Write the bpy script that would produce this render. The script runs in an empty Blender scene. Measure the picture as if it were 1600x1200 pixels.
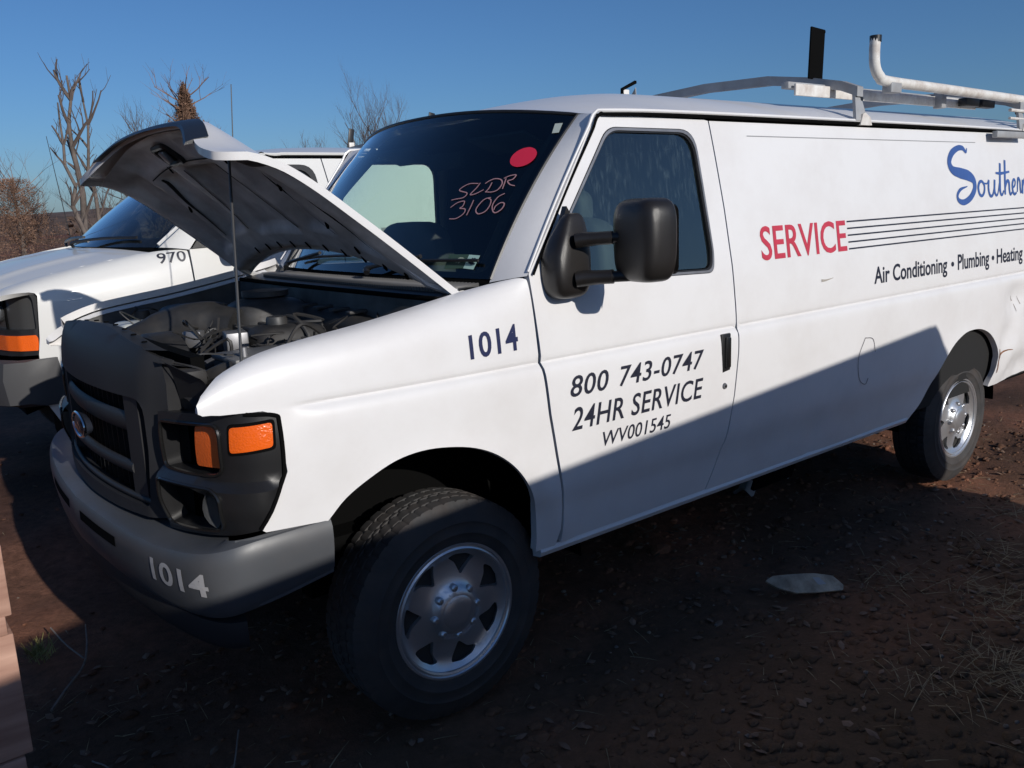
import bpy, bmesh, math, random
import numpy as np
from mathutils import Vector, Matrix, noise
from mathutils.geometry import delaunay_2d_cdt
R = math.radians
random.seed(7)
scene = bpy.context.scene
col = scene.collection

# ------------------------------------------------------------------ camera, sky, sun, exposure
# world frame: X runs rearward along the near van from its front axle, Y to its right side, Z up
CAM = Vector((-1.4375, -3.1045, 1.6590)); YAW, PIT, ROL, FPX = R(51.8226), R(-11.648), R(-2.3983), 1339.37
fw = Vector((math.cos(YAW)*math.cos(PIT), math.sin(YAW)*math.cos(PIT), math.sin(PIT)))
rt = fw.cross(Vector((0, 0, 1))).normalized(); up = rt.cross(fw)
c_, s_ = math.cos(ROL), math.sin(ROL)
rt, up = rt*c_ + up*s_, -rt*s_ + up*c_
cam = bpy.data.cameras.new('camera'); camo = bpy.data.objects.new('camera', cam); col.objects.link(camo)
camo.matrix_world = Matrix(((rt.x, up.x, -fw.x, CAM.x), (rt.y, up.y, -fw.y, CAM.y), (rt.z, up.z, -fw.z, CAM.z), (0, 0, 0, 1)))
cam.sensor_width = 36; cam.lens = 36*FPX/1600; cam.clip_start = .05; cam.clip_end = 4000
scene.camera = camo
SUN_EL, SUN_AZ = R(21.5), R(-91.0)            # azimuth measured from +X towards +Y
sdir = Vector((math.cos(SUN_AZ)*math.cos(SUN_EL), math.sin(SUN_AZ)*math.cos(SUN_EL), math.sin(SUN_EL)))
world = bpy.data.worlds.new('World'); scene.world = world; world.use_nodes = True
nt = world.node_tree; bg = nt.nodes['Background']
sky = nt.nodes.new('ShaderNodeTexSky'); sky.sky_type = 'NISHITA'; sky.sun_disc = False
sky.sun_elevation = SUN_EL; sky.sun_rotation = math.pi/2 - SUN_AZ
sky.altitude = 300; sky.air_density = 1.0; sky.dust_density = 0.9; sky.ozone_density = 8.5
nt.links.new(sky.outputs[0], bg.inputs[0]); bg.inputs[1].default_value = 0.080
sl = bpy.data.lights.new('sun', 'SUN'); slo = bpy.data.objects.new('sun', sl); col.objects.link(slo)
sl.energy = 3.5; sl.angle = R(.53); sl.color = (1, .95, .88)
slo.rotation_euler = (-sdir).to_track_quat('-Z', 'Y').to_euler(); slo.location = sdir*60
scene.view_settings.view_transform = 'Standard'; scene.view_settings.look = 'None'
scene.view_settings.exposure = 0.0; scene.view_settings.gamma = 1
scene.render.engine = 'CYCLES'
scene.cycles.max_bounces = 8; scene.cycles.transparent_max_bounces = 16

# ------------------------------------------------------------------ helpers
def lin(c): return tuple((v/12.92 if v <= .04045 else ((v+.055)/1.055)**2.4) for v in c)
MATS = {}
def mat(name, color, rough=.5, metal=0., coat=0., spec=.5, noise_scale=0, noise_amt=0., bump=0., bump_scale=40., dirt=None, dirt_amt=0., dirt_scale=3., emit=None):
    if name in MATS: return MATS[name]
    m = bpy.data.materials.new(name); m.use_nodes = True; n = m.node_tree; b = n.nodes['Principled BSDF']
    b.inputs['Base Color'].default_value = (*color, 1); b.inputs['Roughness'].default_value = rough
    b.inputs['Metallic'].default_value = metal; b.inputs['Coat Weight'].default_value = coat; b.inputs['Coat Roughness'].default_value = .06
    b.inputs['Specular IOR Level'].default_value = spec
    tc = n.nodes.new('ShaderNodeTexCoord'); src = None
    if noise_amt:
        t = n.nodes.new('ShaderNodeTexNoise'); t.inputs['Scale'].default_value = noise_scale; t.inputs['Detail'].default_value = 6
        n.links.new(tc.outputs['Object'], t.inputs['Vector'])
        mp = n.nodes.new('ShaderNodeMapRange'); mp.inputs['From Min'].default_value = .3; mp.inputs['From Max'].default_value = .7
        mp.inputs['To Min'].default_value = 1-noise_amt; mp.inputs['To Max'].default_value = 1+noise_amt
        n.links.new(t.outputs['Fac'], mp.inputs['Value'])
        mx = n.nodes.new('ShaderNodeMix'); mx.data_type = 'RGBA'; mx.blend_type = 'MULTIPLY'; mx.inputs['Factor'].default_value = 1
        mx.inputs['A'].default_value = (*color, 1); n.links.new(mp.outputs[0], mx.inputs['B'])
        src = mx.outputs['Result']; n.links.new(src, b.inputs['Base Color'])
    if dirt:
        t2 = n.nodes.new('ShaderNodeTexNoise'); t2.inputs['Scale'].default_value = dirt_scale; t2.inputs['Detail'].default_value = 9; t2.inputs['Roughness'].default_value = .65
        n.links.new(tc.outputs['Object'], t2.inputs['Vector'])
        r2 = n.nodes.new('ShaderNodeMapRange'); r2.inputs['From Min'].default_value = .42; r2.inputs['From Max'].default_value = .75
        r2.inputs['To Max'].default_value = dirt_amt; n.links.new(t2.outputs['Fac'], r2.inputs['Value'])
        m2 = n.nodes.new('ShaderNodeMix'); m2.data_type = 'RGBA'; n.links.new(r2.outputs[0], m2.inputs['Factor'])
        m2.inputs['B'].default_value = (*dirt, 1)
        if src: n.links.new(src, m2.inputs['A'])
        else: m2.inputs['A'].default_value = (*color, 1)
        n.links.new(m2.outputs['Result'], b.inputs['Base Color'])
        r3 = n.nodes.new('ShaderNodeMath'); r3.operation = 'MULTIPLY_ADD'; r3.inputs[1].default_value = .5; r3.inputs[2].default_value = rough
        n.links.new(r2.outputs[0], r3.inputs[0]); n.links.new(r3.outputs[0], b.inputs['Roughness'])
    if bump:
        t3 = n.nodes.new('ShaderNodeTexNoise'); t3.inputs['Scale'].default_value = bump_scale; t3.inputs['Detail'].default_value = 5
        n.links.new(tc.outputs['Object'], t3.inputs['Vector'])
        bp = n.nodes.new('ShaderNodeBump'); bp.inputs['Strength'].default_value = bump; bp.inputs['Distance'].default_value = .01
        n.links.new(t3.outputs['Fac'], bp.inputs['Height']); n.links.new(bp.outputs[0], b.inputs['Normal'])
    if emit:
        b.inputs['Emission Color'].default_value = (*emit, 1); b.inputs['Emission Strength'].default_value = 1
    MATS[name] = m; return m

def glass_mat(name, tint, refl=1.0, dust=0., dustcol=(.5, .55, .55), streak=False, boost=1.7):
    if name in MATS: return MATS[name]
    m = bpy.data.materials.new(name); m.use_nodes = True; n = m.node_tree
    for x in list(n.nodes): n.nodes.remove(x)
    out = n.nodes.new('ShaderNodeOutputMaterial')
    tr = n.nodes.new('ShaderNodeBsdfTransparent'); tr.inputs[0].default_value = (*tint, 1)
    gl = n.nodes.new('ShaderNodeBsdfGlossy'); gl.inputs['Roughness'].default_value = .015; gl.inputs[0].default_value = (refl, refl, refl, 1)
    fr = n.nodes.new('ShaderNodeFresnel'); fr.inputs[0].default_value = 1.55
    geo = n.nodes.new('ShaderNodeNewGeometry')
    mf = n.nodes.new('ShaderNodeMath'); mf.operation = 'MULTIPLY_ADD'; mf.inputs[1].default_value = -.15; mf.inputs[2].default_value = 1.55
    n.links.new(geo.outputs['Backfacing'], mf.inputs[0]); n.links.new(mf.outputs[0], fr.inputs[0])
    ad = n.nodes.new('ShaderNodeMath'); ad.operation = 'MULTIPLY'; ad.inputs[1].default_value = boost; ad.use_clamp = True
    n.links.new(fr.outputs[0], ad.inputs[0])
    mx = n.nodes.new('ShaderNodeMixShader'); n.links.new(ad.outputs[0], mx.inputs[0]); n.links.new(tr.outputs[0], mx.inputs[1]); n.links.new(gl.outputs[0], mx.inputs[2])
    last = mx
    if dust:
        tc = n.nodes.new('ShaderNodeTexCoord'); mp = n.nodes.new('ShaderNodeMapping')
        mp.inputs['Scale'].default_value = (40, 40, 7) if streak else (3, 3, 3)
        n.links.new(tc.outputs['Object'], mp.inputs[0])
        t = n.nodes.new('ShaderNodeTexNoise'); t.inputs['Scale'].default_value = 1.6; t.inputs['Detail'].default_value = 10; t.inputs['Roughness'].default_value = .7
        n.links.new(mp.outputs[0], t.inputs['Vector'])
        t2 = n.nodes.new('ShaderNodeTexNoise'); t2.inputs['Scale'].default_value = 4; t2.inputs['Detail'].default_value = 2
        n.links.new(tc.outputs['Object'], t2.inputs['Vector'])
        r = n.nodes.new('ShaderNodeMapRange'); r.inputs['From Min'].default_value = .5; r.inputs['From Max'].default_value = .8; r.inputs['To Max'].default_value = dust
        r2 = n.nodes.new('ShaderNodeMapRange'); r2.inputs['From Min'].default_value = .4; r2.inputs['From Max'].default_value = .65
        n.links.new(t.outputs['Fac'], r.inputs['Value']); n.links.new(t2.outputs['Fac'], r2.inputs['Value'])
        ml = n.nodes.new('ShaderNodeMath'); ml.operation = 'MULTIPLY_ADD'; ml.inputs[2].default_value = .012
        n.links.new(r.outputs[0], ml.inputs[0]); n.links.new(r2.outputs[0], ml.inputs[1])
        df = n.nodes.new('ShaderNodeBsdfDiffuse'); df.inputs[0].default_value = (*dustcol, 1)
        m2 = n.nodes.new('ShaderNodeMixShader'); n.links.new(ml.outputs[0], m2.inputs[0]); n.links.new(mx.outputs[0], m2.inputs[1]); n.links.new(df.outputs[0], m2.inputs[2])
        last = m2
    n.links.new(last.outputs[0], out.inputs[0]); MATS[name] = m; return m

WHITE = mat('white_paint', (.76, .75, .745), .38, coat=.3, dirt=(.36, .29, .24), dirt_amt=.17, dirt_scale=3.0)
WHITE2 = mat('white_paint_far', (.70, .695, .67), .36, coat=.4, dirt=(.36, .29, .22), dirt_amt=.08, dirt_scale=2)
GRAYP = mat('grey_plastic', (.024, .024, .026), .55, spec=.35, noise_scale=5, noise_amt=.15, bump=.08, bump_scale=600)
BUMPG = mat('bumper_grey_paint', (.075, .080, .088), .40, noise_scale=4, noise_amt=.12, dirt=(.10, .085, .075), dirt_amt=.25, dirt_scale=5)
BLACKP = mat('black_plastic', (.014, .014, .015), .38, noise_scale=6, noise_amt=.2, bump=.05, bump_scale=900)
MIRRORP = mat('mirror_black_plastic', (.018, .016, .015), .33, noise_scale=7, noise_amt=.2, bump=.12, bump_scale=1200)
BLACK = mat('dull_black', (.004, .004, .004), .9, spec=.05)
RUBBER = mat('tyre_rubber', (.038, .037, .037), .75, noise_scale=9, noise_amt=.3, dirt=(.13, .085, .06), dirt_amt=.32, dirt_scale=7)
SILVER = mat('silver_wheel_cover', (.64, .65, .67), .28, metal=.8, dirt=(.22, .20, .18), dirt_amt=.22, dirt_scale=9)
HOODIN = mat('hood_inner_primer', (.62, .61, .595), .5, noise_scale=6, noise_amt=.25, dirt=(.10, .085, .075), dirt_amt=.6, dirt_scale=4)
AMBER = mat('amber_lens', (.85, .13, .01), .18, coat=.6, bump=.25, bump_scale=160)
AMBERD = mat('amber_lens_dusty', (.75, .13, .02), .35, bump=.25, bump_scale=160)
CHROME = mat('chrome', (.7, .7, .72), .12, metal=1)
STEEL = mat('dull_steel', (.28, .28, .29), .45, metal=.7, noise_scale=12, noise_amt=.2)
RACKG = mat('rack_grey_paint', (.34, .35, .36), .45, noise_scale=9, noise_amt=.15, dirt=(.2, .13, .09), dirt_amt=.3, dirt_scale=10)
RACKW = mat('rack_white_paint', (.74, .72, .68), .4, dirt=(.22, .12, .07), dirt_amt=.55, dirt_scale=12)
INT = mat('interior_grey', (.035, .036, .038), .7, noise_scale=8, noise_amt=.2)
INTD = mat('interior_dark', (.012, .012, .012), .9)
DECALB = mat('decal_blue_black', (.016, .022, .075), .4)
DECALK = mat('decal_black', (.019, .021, .036), .4)
DECALR = mat('decal_red', (.52, .045, .075), .4, noise_scale=20, noise_amt=.1)
DECALS = mat('decal_script_blue', (.045, .10, .30), .4, noise_scale=6, noise_amt=.12)
DECALG = mat('decal_pale_grey', (.42, .41, .41), .5)
PINK = mat('pink_marker', (.36, .20, .22), .6)
REDST = mat('red_sticker', (.55, .02, .055), .5)
GLASSW = glass_mat('windshield_glass', (.80, .93, .86))
GLASSD = glass_mat('door_glass', (.74, .90, .83), dust=.13, dustcol=(.42, .58, .60), streak=True, boost=2.4)
GLASSV2 = glass_mat('far_van_glass', (.40, .48, .46), dust=.2)
LENS = glass_mat('lamp_lens', (.8, .82, .85))

def link(o, parent=None):
    col.objects.link(o)
    if parent is not None: o.parent = parent
    return o
def mk(name, verts, faces, m, parent=None, smooth=True, angle=38):
    me = bpy.data.meshes.new(name); me.from_pydata([tuple(v) for v in verts], [], faces); me.validate(); me.update()
    if m is not None: me.materials.append(m)
    if smooth:
        me.polygons.foreach_set('use_smooth', [True]*len(me.polygons)); me.set_sharp_from_angle(angle=R(angle))
    return link(bpy.data.objects.new(name, me), parent)
def empty(name, loc=(0, 0, 0), rz=0., label=None, cat=None, group=None):
    o = bpy.data.objects.new(name, None); o.empty_display_size = .1; link(o); o.location = loc; o.rotation_euler.z = rz
    if label: o['label'] = label; o['category'] = cat
    if group: o['group'] = group
    return o
def tag(o, label=None, cat=None, group=None, kind=None):
    if label: o['label'] = label
    if cat: o['category'] = cat
    if group: o['group'] = group
    if kind: o['kind'] = kind
    return o

class MB:
    def __init__(s): s.v = []; s.f = []
    def add(s, v, f):
        o = len(s.v); s.v += [Vector(p) for p in v]; s.f += [tuple(i+o for i in q) for q in f]; return s
    def box(s, c, d, rot=None, bev=.0):
        x, y, z = d[0]/2, d[1]/2, d[2]/2; b = min(bev, x*.9, y*.9, z*.9)
        if b <= 0:
            P = [Vector((i*x, j*y, k*z)) for i in (-1, 1) for j in (-1, 1) for k in (-1, 1)]
            F = [(0, 1, 3, 2), (4, 6, 7, 5), (0, 4, 5, 1), (2, 3, 7, 6), (0, 2, 6, 4), (1, 5, 7, 3)]
        else:
            bm = bmesh.new(); bmesh.ops.create_cube(bm, size=1)
            for v in bm.verts: v.co = Vector((v.co.x*2*x, v.co.y*2*y, v.co.z*2*z))
            bmesh.ops.bevel(bm, geom=list(bm.edges), offset=b, segments=2, affect='EDGES', profile=.5)
            bm.verts.index_update(); P = [v.co.copy() for v in bm.verts]; F = [tuple(v.index for v in f.verts) for f in bm.faces]; bm.free()
        M = rot if rot is not None else Matrix.Identity(3)
        return s.add([M @ p + Vector(c) for p in P], F)
    def tube(s, pts, r, n=8, caps=True):
        pts = [Vector(p) for p in pts]; rs = r if isinstance(r, (list, tuple)) else [r]*len(pts)
        o = len(s.v); prev = None
        for i, p in enumerate(pts):
            d = (pts[min(i+1, len(pts)-1)] - pts[max(i-1, 0)])
            d = d.normalized() if d.length > 1e-9 else Vector((0, 0, 1))
            if prev is None: a = d.orthogonal().normalized()
            else:
                a = prev - d*prev.dot(d); a = a.normalized() if a.length > 1e-6 else d.orthogonal().normalized()
            prev = a; b = d.cross(a)
            for k in range(n):
                t = 2*math.pi*k/n; s.v.append(p + (a*math.cos(t)+b*math.sin(t))*rs[i])
        for i in range(len(pts)-1):
            for k in range(n):
                k2 = (k+1) % n; s.f.append((o+i*n+k, o+i*n+k2, o+(i+1)*n+k2, o+(i+1)*n+k))
        if caps:
            s.f.append(tuple(o+k for k in reversed(range(n)))); e = o+(len(pts)-1)*n; s.f.append(tuple(e+k for k in range(n)))
        return s
    def lathe(s, prof, c, axis='y', n=32, sy=1):
        o = len(s.v); c = Vector(c)
        for (r, h) in prof:
            for k in range(n):
                t = 2*math.pi*k/n; a, b = r*math.cos(t), r*math.sin(t)
                s.v.append(c + (Vector((a, h, b)) if axis == 'y' else Vector((a, b, h)) if axis == 'z' else Vector((h, a, b))))
        for i in range(len(prof)-1):
            for k in range(n):
                k2 = (k+1) % n; s.f.append((o+i*n+k, o+i*n+k2, o+(i+1)*n+k2, o+(i+1)*n+k))
        return s
    def prism(s, poly, c, ax, ay, an, h):
        """polygon in plane (ax, ay) extruded by h along an"""
        c, ax, ay, an = Vector(c), Vector(ax), Vector(ay), Vector(an); n = len(poly)
        A = [c+ax*p[0]+ay*p[1] for p in poly]; B = [p+an*h for p in A]
        return s.add(A+B, [tuple(reversed(range(n))), tuple(range(n, 2*n))]+[(i, (i+1) % n, n+(i+1) % n, n+i) for i in range(n)])
    def grid(s, fn, us, vs):
        o = len(s.v)
        for u in us:
            for v in vs: s.v.append(Vector(fn(u, v)))
        m = len(vs)
        for i in range(len(us)-1):
            for j in range(m-1): s.f.append((o+i*m+j, o+(i+1)*m+j, o+(i+1)*m+j+1, o+i*m+j+1))
        return s
    def loft(s, rings, closed=True, caps=True):
        o = len(s.v); n = len(rings[0])
        for r in rings: s.v += [Vector(p) for p in r]
        for i in range(len(rings)-1):
            for k in range(n if closed else n-1):
                k2 = (k+1) % n; s.f.append((o+i*n+k, o+i*n+k2, o+(i+1)*n+k2, o+(i+1)*n+k))
        if caps and closed:
            s.f.append(tuple(o+k for k in reversed(range(n)))); e = o+(len(rings)-1)*n; s.f.append(tuple(e+k for k in range(n)))
        return s
    def build(s, name, m, parent=None, smooth=True, angle=38, fix=True):
        o = mk(name, s.v, s.f, m, parent, False)
        if fix:
            bm = bmesh.new(); bm.from_mesh(o.data); bmesh.ops.remove_doubles(bm, verts=bm.verts, dist=1e-6); bmesh.ops.recalc_face_normals(bm, faces=bm.faces); bm.to_mesh(o.data); bm.free()
        if smooth:
            o.data.polygons.foreach_set('use_smooth', [True]*len(o.data.polygons)); o.data.set_sharp_from_angle(angle=R(angle))
        return o

def sstep(a, b, x):
    t = min(1, max(0, (x-a)/(b-a))); return t*t*(3-2*t)
def pch(xs, ys):
    xs = np.array(xs, float); ys = np.array(ys, float); h = np.diff(xs); d = np.diff(ys)/h; m = np.zeros(len(xs))
    for i in range(1, len(xs)-1):
        if d[i-1]*d[i] > 0:
            w1, w2 = 2*h[i]+h[i-1], h[i]+2*h[i-1]; m[i] = (w1+w2)/(w1/d[i-1]+w2/d[i])
    m[0], m[-1] = d[0], d[-1]
    xl, yl, ml = xs.tolist(), ys.tolist(), m.tolist()
    def f(x):
        if x <= xl[0]: return yl[0]+ml[0]*(x-xl[0])
        if x >= xl[-1]: return yl[-1]+ml[-1]*(x-xl[-1])
        i = 0
        while x > xl[i+1]: i += 1
        hh = xl[i+1]-xl[i]; t = (x-xl[i])/hh
        return (2*t**3-3*t*t+1)*yl[i]+(t**3-2*t*t+t)*hh*ml[i]+(-2*t**3+3*t*t)*yl[i+1]+(t**3-t*t)*hh*ml[i+1]
    return f
def spline(pts, n=8, closed=False):
    """Catmull-Rom through 2D/3D points"""
    P = [Vector(p) for p in pts]; out = []; m = len(P); seg = m if closed else m-1
    for i in range(seg):
        p1, p2 = P[i], P[(i+1) % m]
        p0 = P[(i-1) % m] if (closed or i > 0) else p1+(p1-p2)
        p3 = P[(i+2) % m] if (closed or i+2 < m) else p2+(p2-p1)
        for k in range(n):
            t = k/n; out.append(.5*((2*p1)+(p2-p0)*t+(2*p0-5*p1+4*p2-p3)*t*t+(3*p1-p0-3*p2+p3)*t**3))
    if not closed: out.append(P[-1])
    return out
def rpoly(pts, rad, n=5):
    """round the corners of a polygon; rad = number or list"""
    m = len(pts); out = []
    for i in range(m):
        r = rad[i] if isinstance(rad, (list, tuple)) else rad
        p, a, b = Vector(pts[i]), Vector(pts[i-1]), Vector(pts[(i+1) % m])
        if r <= 0: out.append(p); continue
        da, db = (a-p), (b-p); r1 = min(r, da.length*.48); r2 = min(r, db.length*.48)
        A, B = p+da.normalized()*r1, p+db.normalized()*r2
        for k in range(n+1):
            t = k/n; out.append(A*(1-t)**2+p*2*t*(1-t)+B*t*t)
    return out
def resample(poly, res):
    out = []
    m = len(poly)
    for i in range(m):
        a, b = Vector(poly[i][:2]), Vector(poly[(i+1) % m][:2]); L = (b-a).length; k = max(1, int(math.ceil(L/res)))
        for j in range(k): out.append(a.lerp(b, j/k))
    return [p for i, p in enumerate(out) if (p-out[i-1]).length > 1e-5]
def inpoly(P, poly):
    x, y = P[:, 0], P[:, 1]; ins = np.zeros(len(P), bool); q = np.array([(p[0], p[1]) for p in poly]); n = len(q); j = n-1
    for i in range(n):
        xi, yi, xj, yj = q[i, 0], q[i, 1], q[j, 0], q[j, 1]
        if yi != yj:
            cnd = ((yi > y) != (yj > y)) & (x < (xj-xi)*(y-yi)/(yj-yi)+xi); ins ^= cnd
        j = i
    return ins
def panel(name, S, outline, m, parent=None, holes=(), res=.035, depth=.018, out=(0, -1, 0), angle=38, flange=True, vres=None, rows=None):
    """sheet cut from the parametric surface S(u,v) along an outline with holes, its edges folded inwards"""
    loops = [resample(outline, res*.8)]+[resample(h, res*.6) for h in holes]
    B = np.array([(p[0], p[1]) for l in loops for p in l]); edges = []; o = 0
    for l in loops:
        edges += [(o+i, o+(i+1) % len(l)) for i in range(len(l))]; o += len(l)
    mn, mx_ = B.min(0), B.max(0)
    vr = vres or res
    gu = np.arange(mn[0]+res*.5, mx_[0], res); gv = np.arange(mn[1]+vr*.5, mx_[1], vr)
    if rows: gv = np.array(sorted([b for b in gv if not (rows[0]-vr*.5 < b < rows[-1]+vr*.5)]+list(rows)))
    G = np.array([(a, b) for a in gu for b in gv])
    if len(G):
        k = inpoly(G, loops[0])
        for l in loops[1:]: k &= ~inpoly(G, l)
        G = G[k]
    if len(G):
        sc = np.array([1, res/vr]); dmin = np.full(len(G), 9.)
        for i in range(0, len(B), 64): dmin = np.minimum(dmin, np.sqrt((((G[:, None]-B[None, i:i+64])*sc)**2).sum(2)).min(1))
        G = G[dmin > res*.45]
    pts = [Vector((float(a), float(b))) for a, b in (np.vstack([B, G]) if len(G) else B)]
    vv, _, ff, _, _, _ = delaunay_2d_cdt(pts, edges, [], 0, 1e-7)
    ff = [f for f in ff if len(f) == 3]
    cen = np.array([[(vv[f[0]][k]+vv[f[1]][k]+vv[f[2]][k])/3 for k in (0, 1)] for f in ff])
    k = inpoly(cen, loops[0])
    for l in loops[1:]: k &= ~inpoly(cen, l)
    ff = [f for f, q in zip(ff, k) if q]
    out = Vector(out); e = 1e-3
    def nrm(u, v):
        a = Vector(S(u+e, v))-Vector(S(u-e, v)); b = Vector(S(u, v+e))-Vector(S(u, v-e)); n = a.cross(b)
        n = n.normalized() if n.length > 1e-12 else Vector(out)
        return n if n.dot(out) >= 0 else -n
    V = [Vector(S(p[0], p[1])) for p in vv]; F = []
    for f in ff:
        a, b, c = (V[i] for i in f)
        F.append(f if (b-a).cross(c-a).dot(nrm(*cen[0]) if out.length == 0 else out) >= 0 else (f[0], f[2], f[1]))
    if flange and depth:
        cnt = {}
        for f in F:
            for i in range(3):
                a, b = f[i], f[(i+1) % 3]; cnt[(a, b)] = 1
        bnd = [(a, b) for (a, b) in cnt if (b, a) not in cnt]; low = {}
        for a, b in bnd:
            for q in (a, b):
                if q not in low: low[q] = len(V); V.append(V[q]-nrm(vv[q][0], vv[q][1])*depth)
            F.append((b, a, low[a], low[b]))
    return mk(name, V, F, m, parent, True, angle)
def ring_panel(*a, **k): return panel(*a, **k)

def text2d(s, size=1., shear=0., offset=0., space=1.):
    c = bpy.data.curves.new('t', 'FONT'); c.body = s; c.size = size; c.shear = shear; c.offset = offset; c.space_character = space; c.resolution_u = 4
    o = bpy.data.objects.new('t', c); col.objects.link(o); dg = bpy.context.evaluated_depsgraph_get(); dg.update()
    me = bpy.data.meshes.new_from_object(o.evaluated_get(dg)); V = [v.co.copy() for v in me.vertices]; F = [tuple(p.vertices) for p in me.polygons]
    bpy.data.objects.remove(o); bpy.data.curves.remove(c); bpy.data.meshes.remove(me); return V, F
def decal(name, s, fn, box, m, parent, shear=0., offset=0., space=1., lift=.0015, out=(0, -1, 0)):
    """lettering fitted to a box (u0,v0,u1,v1) of a surface fn(u,v) and laid on it"""
    V, F = text2d(s, 1., shear, offset, space)
    x0, x1 = min(v.x for v in V), max(v.x for v in V); y0, y1 = min(v.y for v in V), max(v.y for v in V); asp = (x1-x0)/(y1-y0)
    u0, v0, u1, v1 = box; e = 1e-3; P = []; out = Vector(out)
    bm = bmesh.new(); bv = [bm.verts.new(v) for v in V]
    for f in F: 
        try: bm.faces.new([bv[i] for i in f])
        except ValueError: pass
    for _ in range(4):                                # fine enough to follow the curved panel
        ed = [q for q in bm.edges if math.hypot((q.verts[0].co.x-q.verts[1].co.x)/(x1-x0)*asp, (q.verts[0].co.y-q.verts[1].co.y)/(y1-y0)) > .3]
        if not ed: break
        bmesh.ops.subdivide_edges(bm, edges=ed, cuts=1); bmesh.ops.triangulate(bm, faces=bm.faces)
    bm.verts.index_update(); V = [v.co.copy() for v in bm.verts]; F = [tuple(v.index for v in f.verts) for f in bm.faces]; bm.free()
    for v in V:
        a = u0+(v.x-x0)/(x1-x0)*(u1-u0); b = v0+(v.y-y0)/(y1-y0)*(v1-v0); p = Vector(fn(a, b))
        n = (Vector(fn(a+e, b))-Vector(fn(a-e, b))).cross(Vector(fn(a, b+e))-Vector(fn(a, b-e))).normalized()
        if n.dot(out) < 0: n = -n
        P.append(p+n*lift)
    return mk(name, P, F, m, parent, False)
def stroke(name, lines, fn, m, parent, lift=.0018, out=(0, -1, 0)):
    """brush strokes [(points, widths)] in (u,v) laid on surface fn"""
    V, F = [], []; out = Vector(out); e = 1e-3
    for pts, ws in lines:
        P = spline([(p[0], p[1], 0) for p in pts], 7); n = len(P); base = len(V)
        for i, p in enumerate(P):
            t = i/(n-1)*(len(ws)-1); k = min(int(t), len(ws)-2); w = ws[k]*(1-(t-k))+ws[k+1]*(t-k)
            d = (P[min(i+1, n-1)]-P[max(i-1, 0)]); d = d.normalized() if d.length > 1e-9 else Vector((1, 0, 0)); s = Vector((-d.y, d.x, 0))*w*.5
            for q in (p+s, p-s):
                a, b = q.x, q.y; x = Vector(fn(a, b)); nn = (Vector(fn(a+e, b))-Vector(fn(a-e, b))).cross(Vector(fn(a, b+e))-Vector(fn(a, b-e))).normalized()
                if nn.dot(out) < 0: nn = -nn
                V.append(x+nn*(lift+.0001*(i % 3)))
        F += [(base+2*i, base+2*i+1, base+2*i+3, base+2*i+2) for i in range(n-1)]
    return mk(name, V, F, m, parent, False)
def copy_tree(o, parent=None):
    c = o.copy(); col.objects.link(c); c.parent = parent
    for ch in list(o.children): copy_tree(ch, c)
    return c
def superell(c, d, e1=.5, e2=.5, nu=28, nv=18, fn=None):
    """rounded box / superellipsoid vertices and faces"""
    V, F = [], []
    sg = lambda w, p: math.copysign(abs(w)**p, w)
    for j in range(nv+1):
        b = -math.pi/2+math.pi*j/nv
        for i in range(nu):
            a = 2*math.pi*i/nu
            p = Vector((d[0]*.5*sg(math.cos(b), e1)*sg(math.cos(a), e2), d[1]*.5*sg(math.cos(b), e1)*sg(math.sin(a), e2), d[2]*.5*sg(math.sin(b), e1)))
            if fn: p = fn(p)
            V.append(p+Vector(c))
    for j in range(nv):
        for i in range(nu):
            k = (i+1) % nu; F.append((j*nu+i, j*nu+k, (j+1)*nu+k, (j+1)*nu+i))
    return V, F
# ------------------------------------------------------------------ wheels (built once, copied)
TR, RR = .374, .222
def tyre_mesh():
    prof = [(.205, .085), (.222, .104), (.245, .112), (.262, .1150), (.265, .1180), (.271, .1180), (.274, .1160), (.292, .1170), (.300, .1165), (.303, .1185), (.307, .1160), (.325, .111), (.340, .104), (.352, .099), (.361, .092)]
    # tread columns: (axial, radius, groove?)
    tread = []
    xs = [.088, .080, .070, .060, .054, .052, .048, .046, .034, .022, .012, .010, .006, .004]
    gro = [0, 0, 0, 0, 0, 1, 1, 0, 0, 0, 0, 1, 1, 0]
    for x, g in zip(xs, gro): tread.append((x, g))
    tread += [(-x, g) for x, g in reversed(tread)]
    N = 300; V = []; F = []; cols = len(prof)*2+len(tread)
    for k in range(N):
        t = 2*math.pi*k/N; row = []
        for r, a in prof: row.append((r, a, 0))
        for a, g in tread: row.append((TR-.9*max(0, abs(a)-.03)**2*1.4, a, 1 if g else 2))
        for r, a in reversed(prof): row.append((r, -a, 0))
        for j, (r, a, kd) in enumerate(row):
            tt = t
            if kd == 1: r -= .008
            elif kd == 2:
                sh = abs(a) > .05
                if sh and (k % 6) == 0: r -= .005
                elif not sh and ((k+int(abs(a)*400)) % 5) == 0: r -= .005
            elif r > .345 and (k % 6) == 0: r -= .004
            elif .336 < r < .345 and (k % 2) == 0: r -= .0012
            V.append((r*math.cos(tt), -a, r*math.sin(tt)))
    for k in range(N):
        k2 = (k+1) % N
        for j in range(cols-1): F.append((k*cols+j, k*cols+j+1, k2*cols+j+1, k2*cols+j))
    me = bpy.data.meshes.new('tyre'); me.from_pydata(V, [], F); me.update(); me.materials.append(RUBBER)
    bm = bmesh.new(); bm.from_mesh(me); bmesh.ops.recalc_face_normals(bm, faces=bm.faces); bm.to_mesh(me); bm.free()
    me.polygons.foreach_set('use_smooth', [True]*len(me.polygons)); me.set_sharp_from_angle(angle=R(40)); return me
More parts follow.
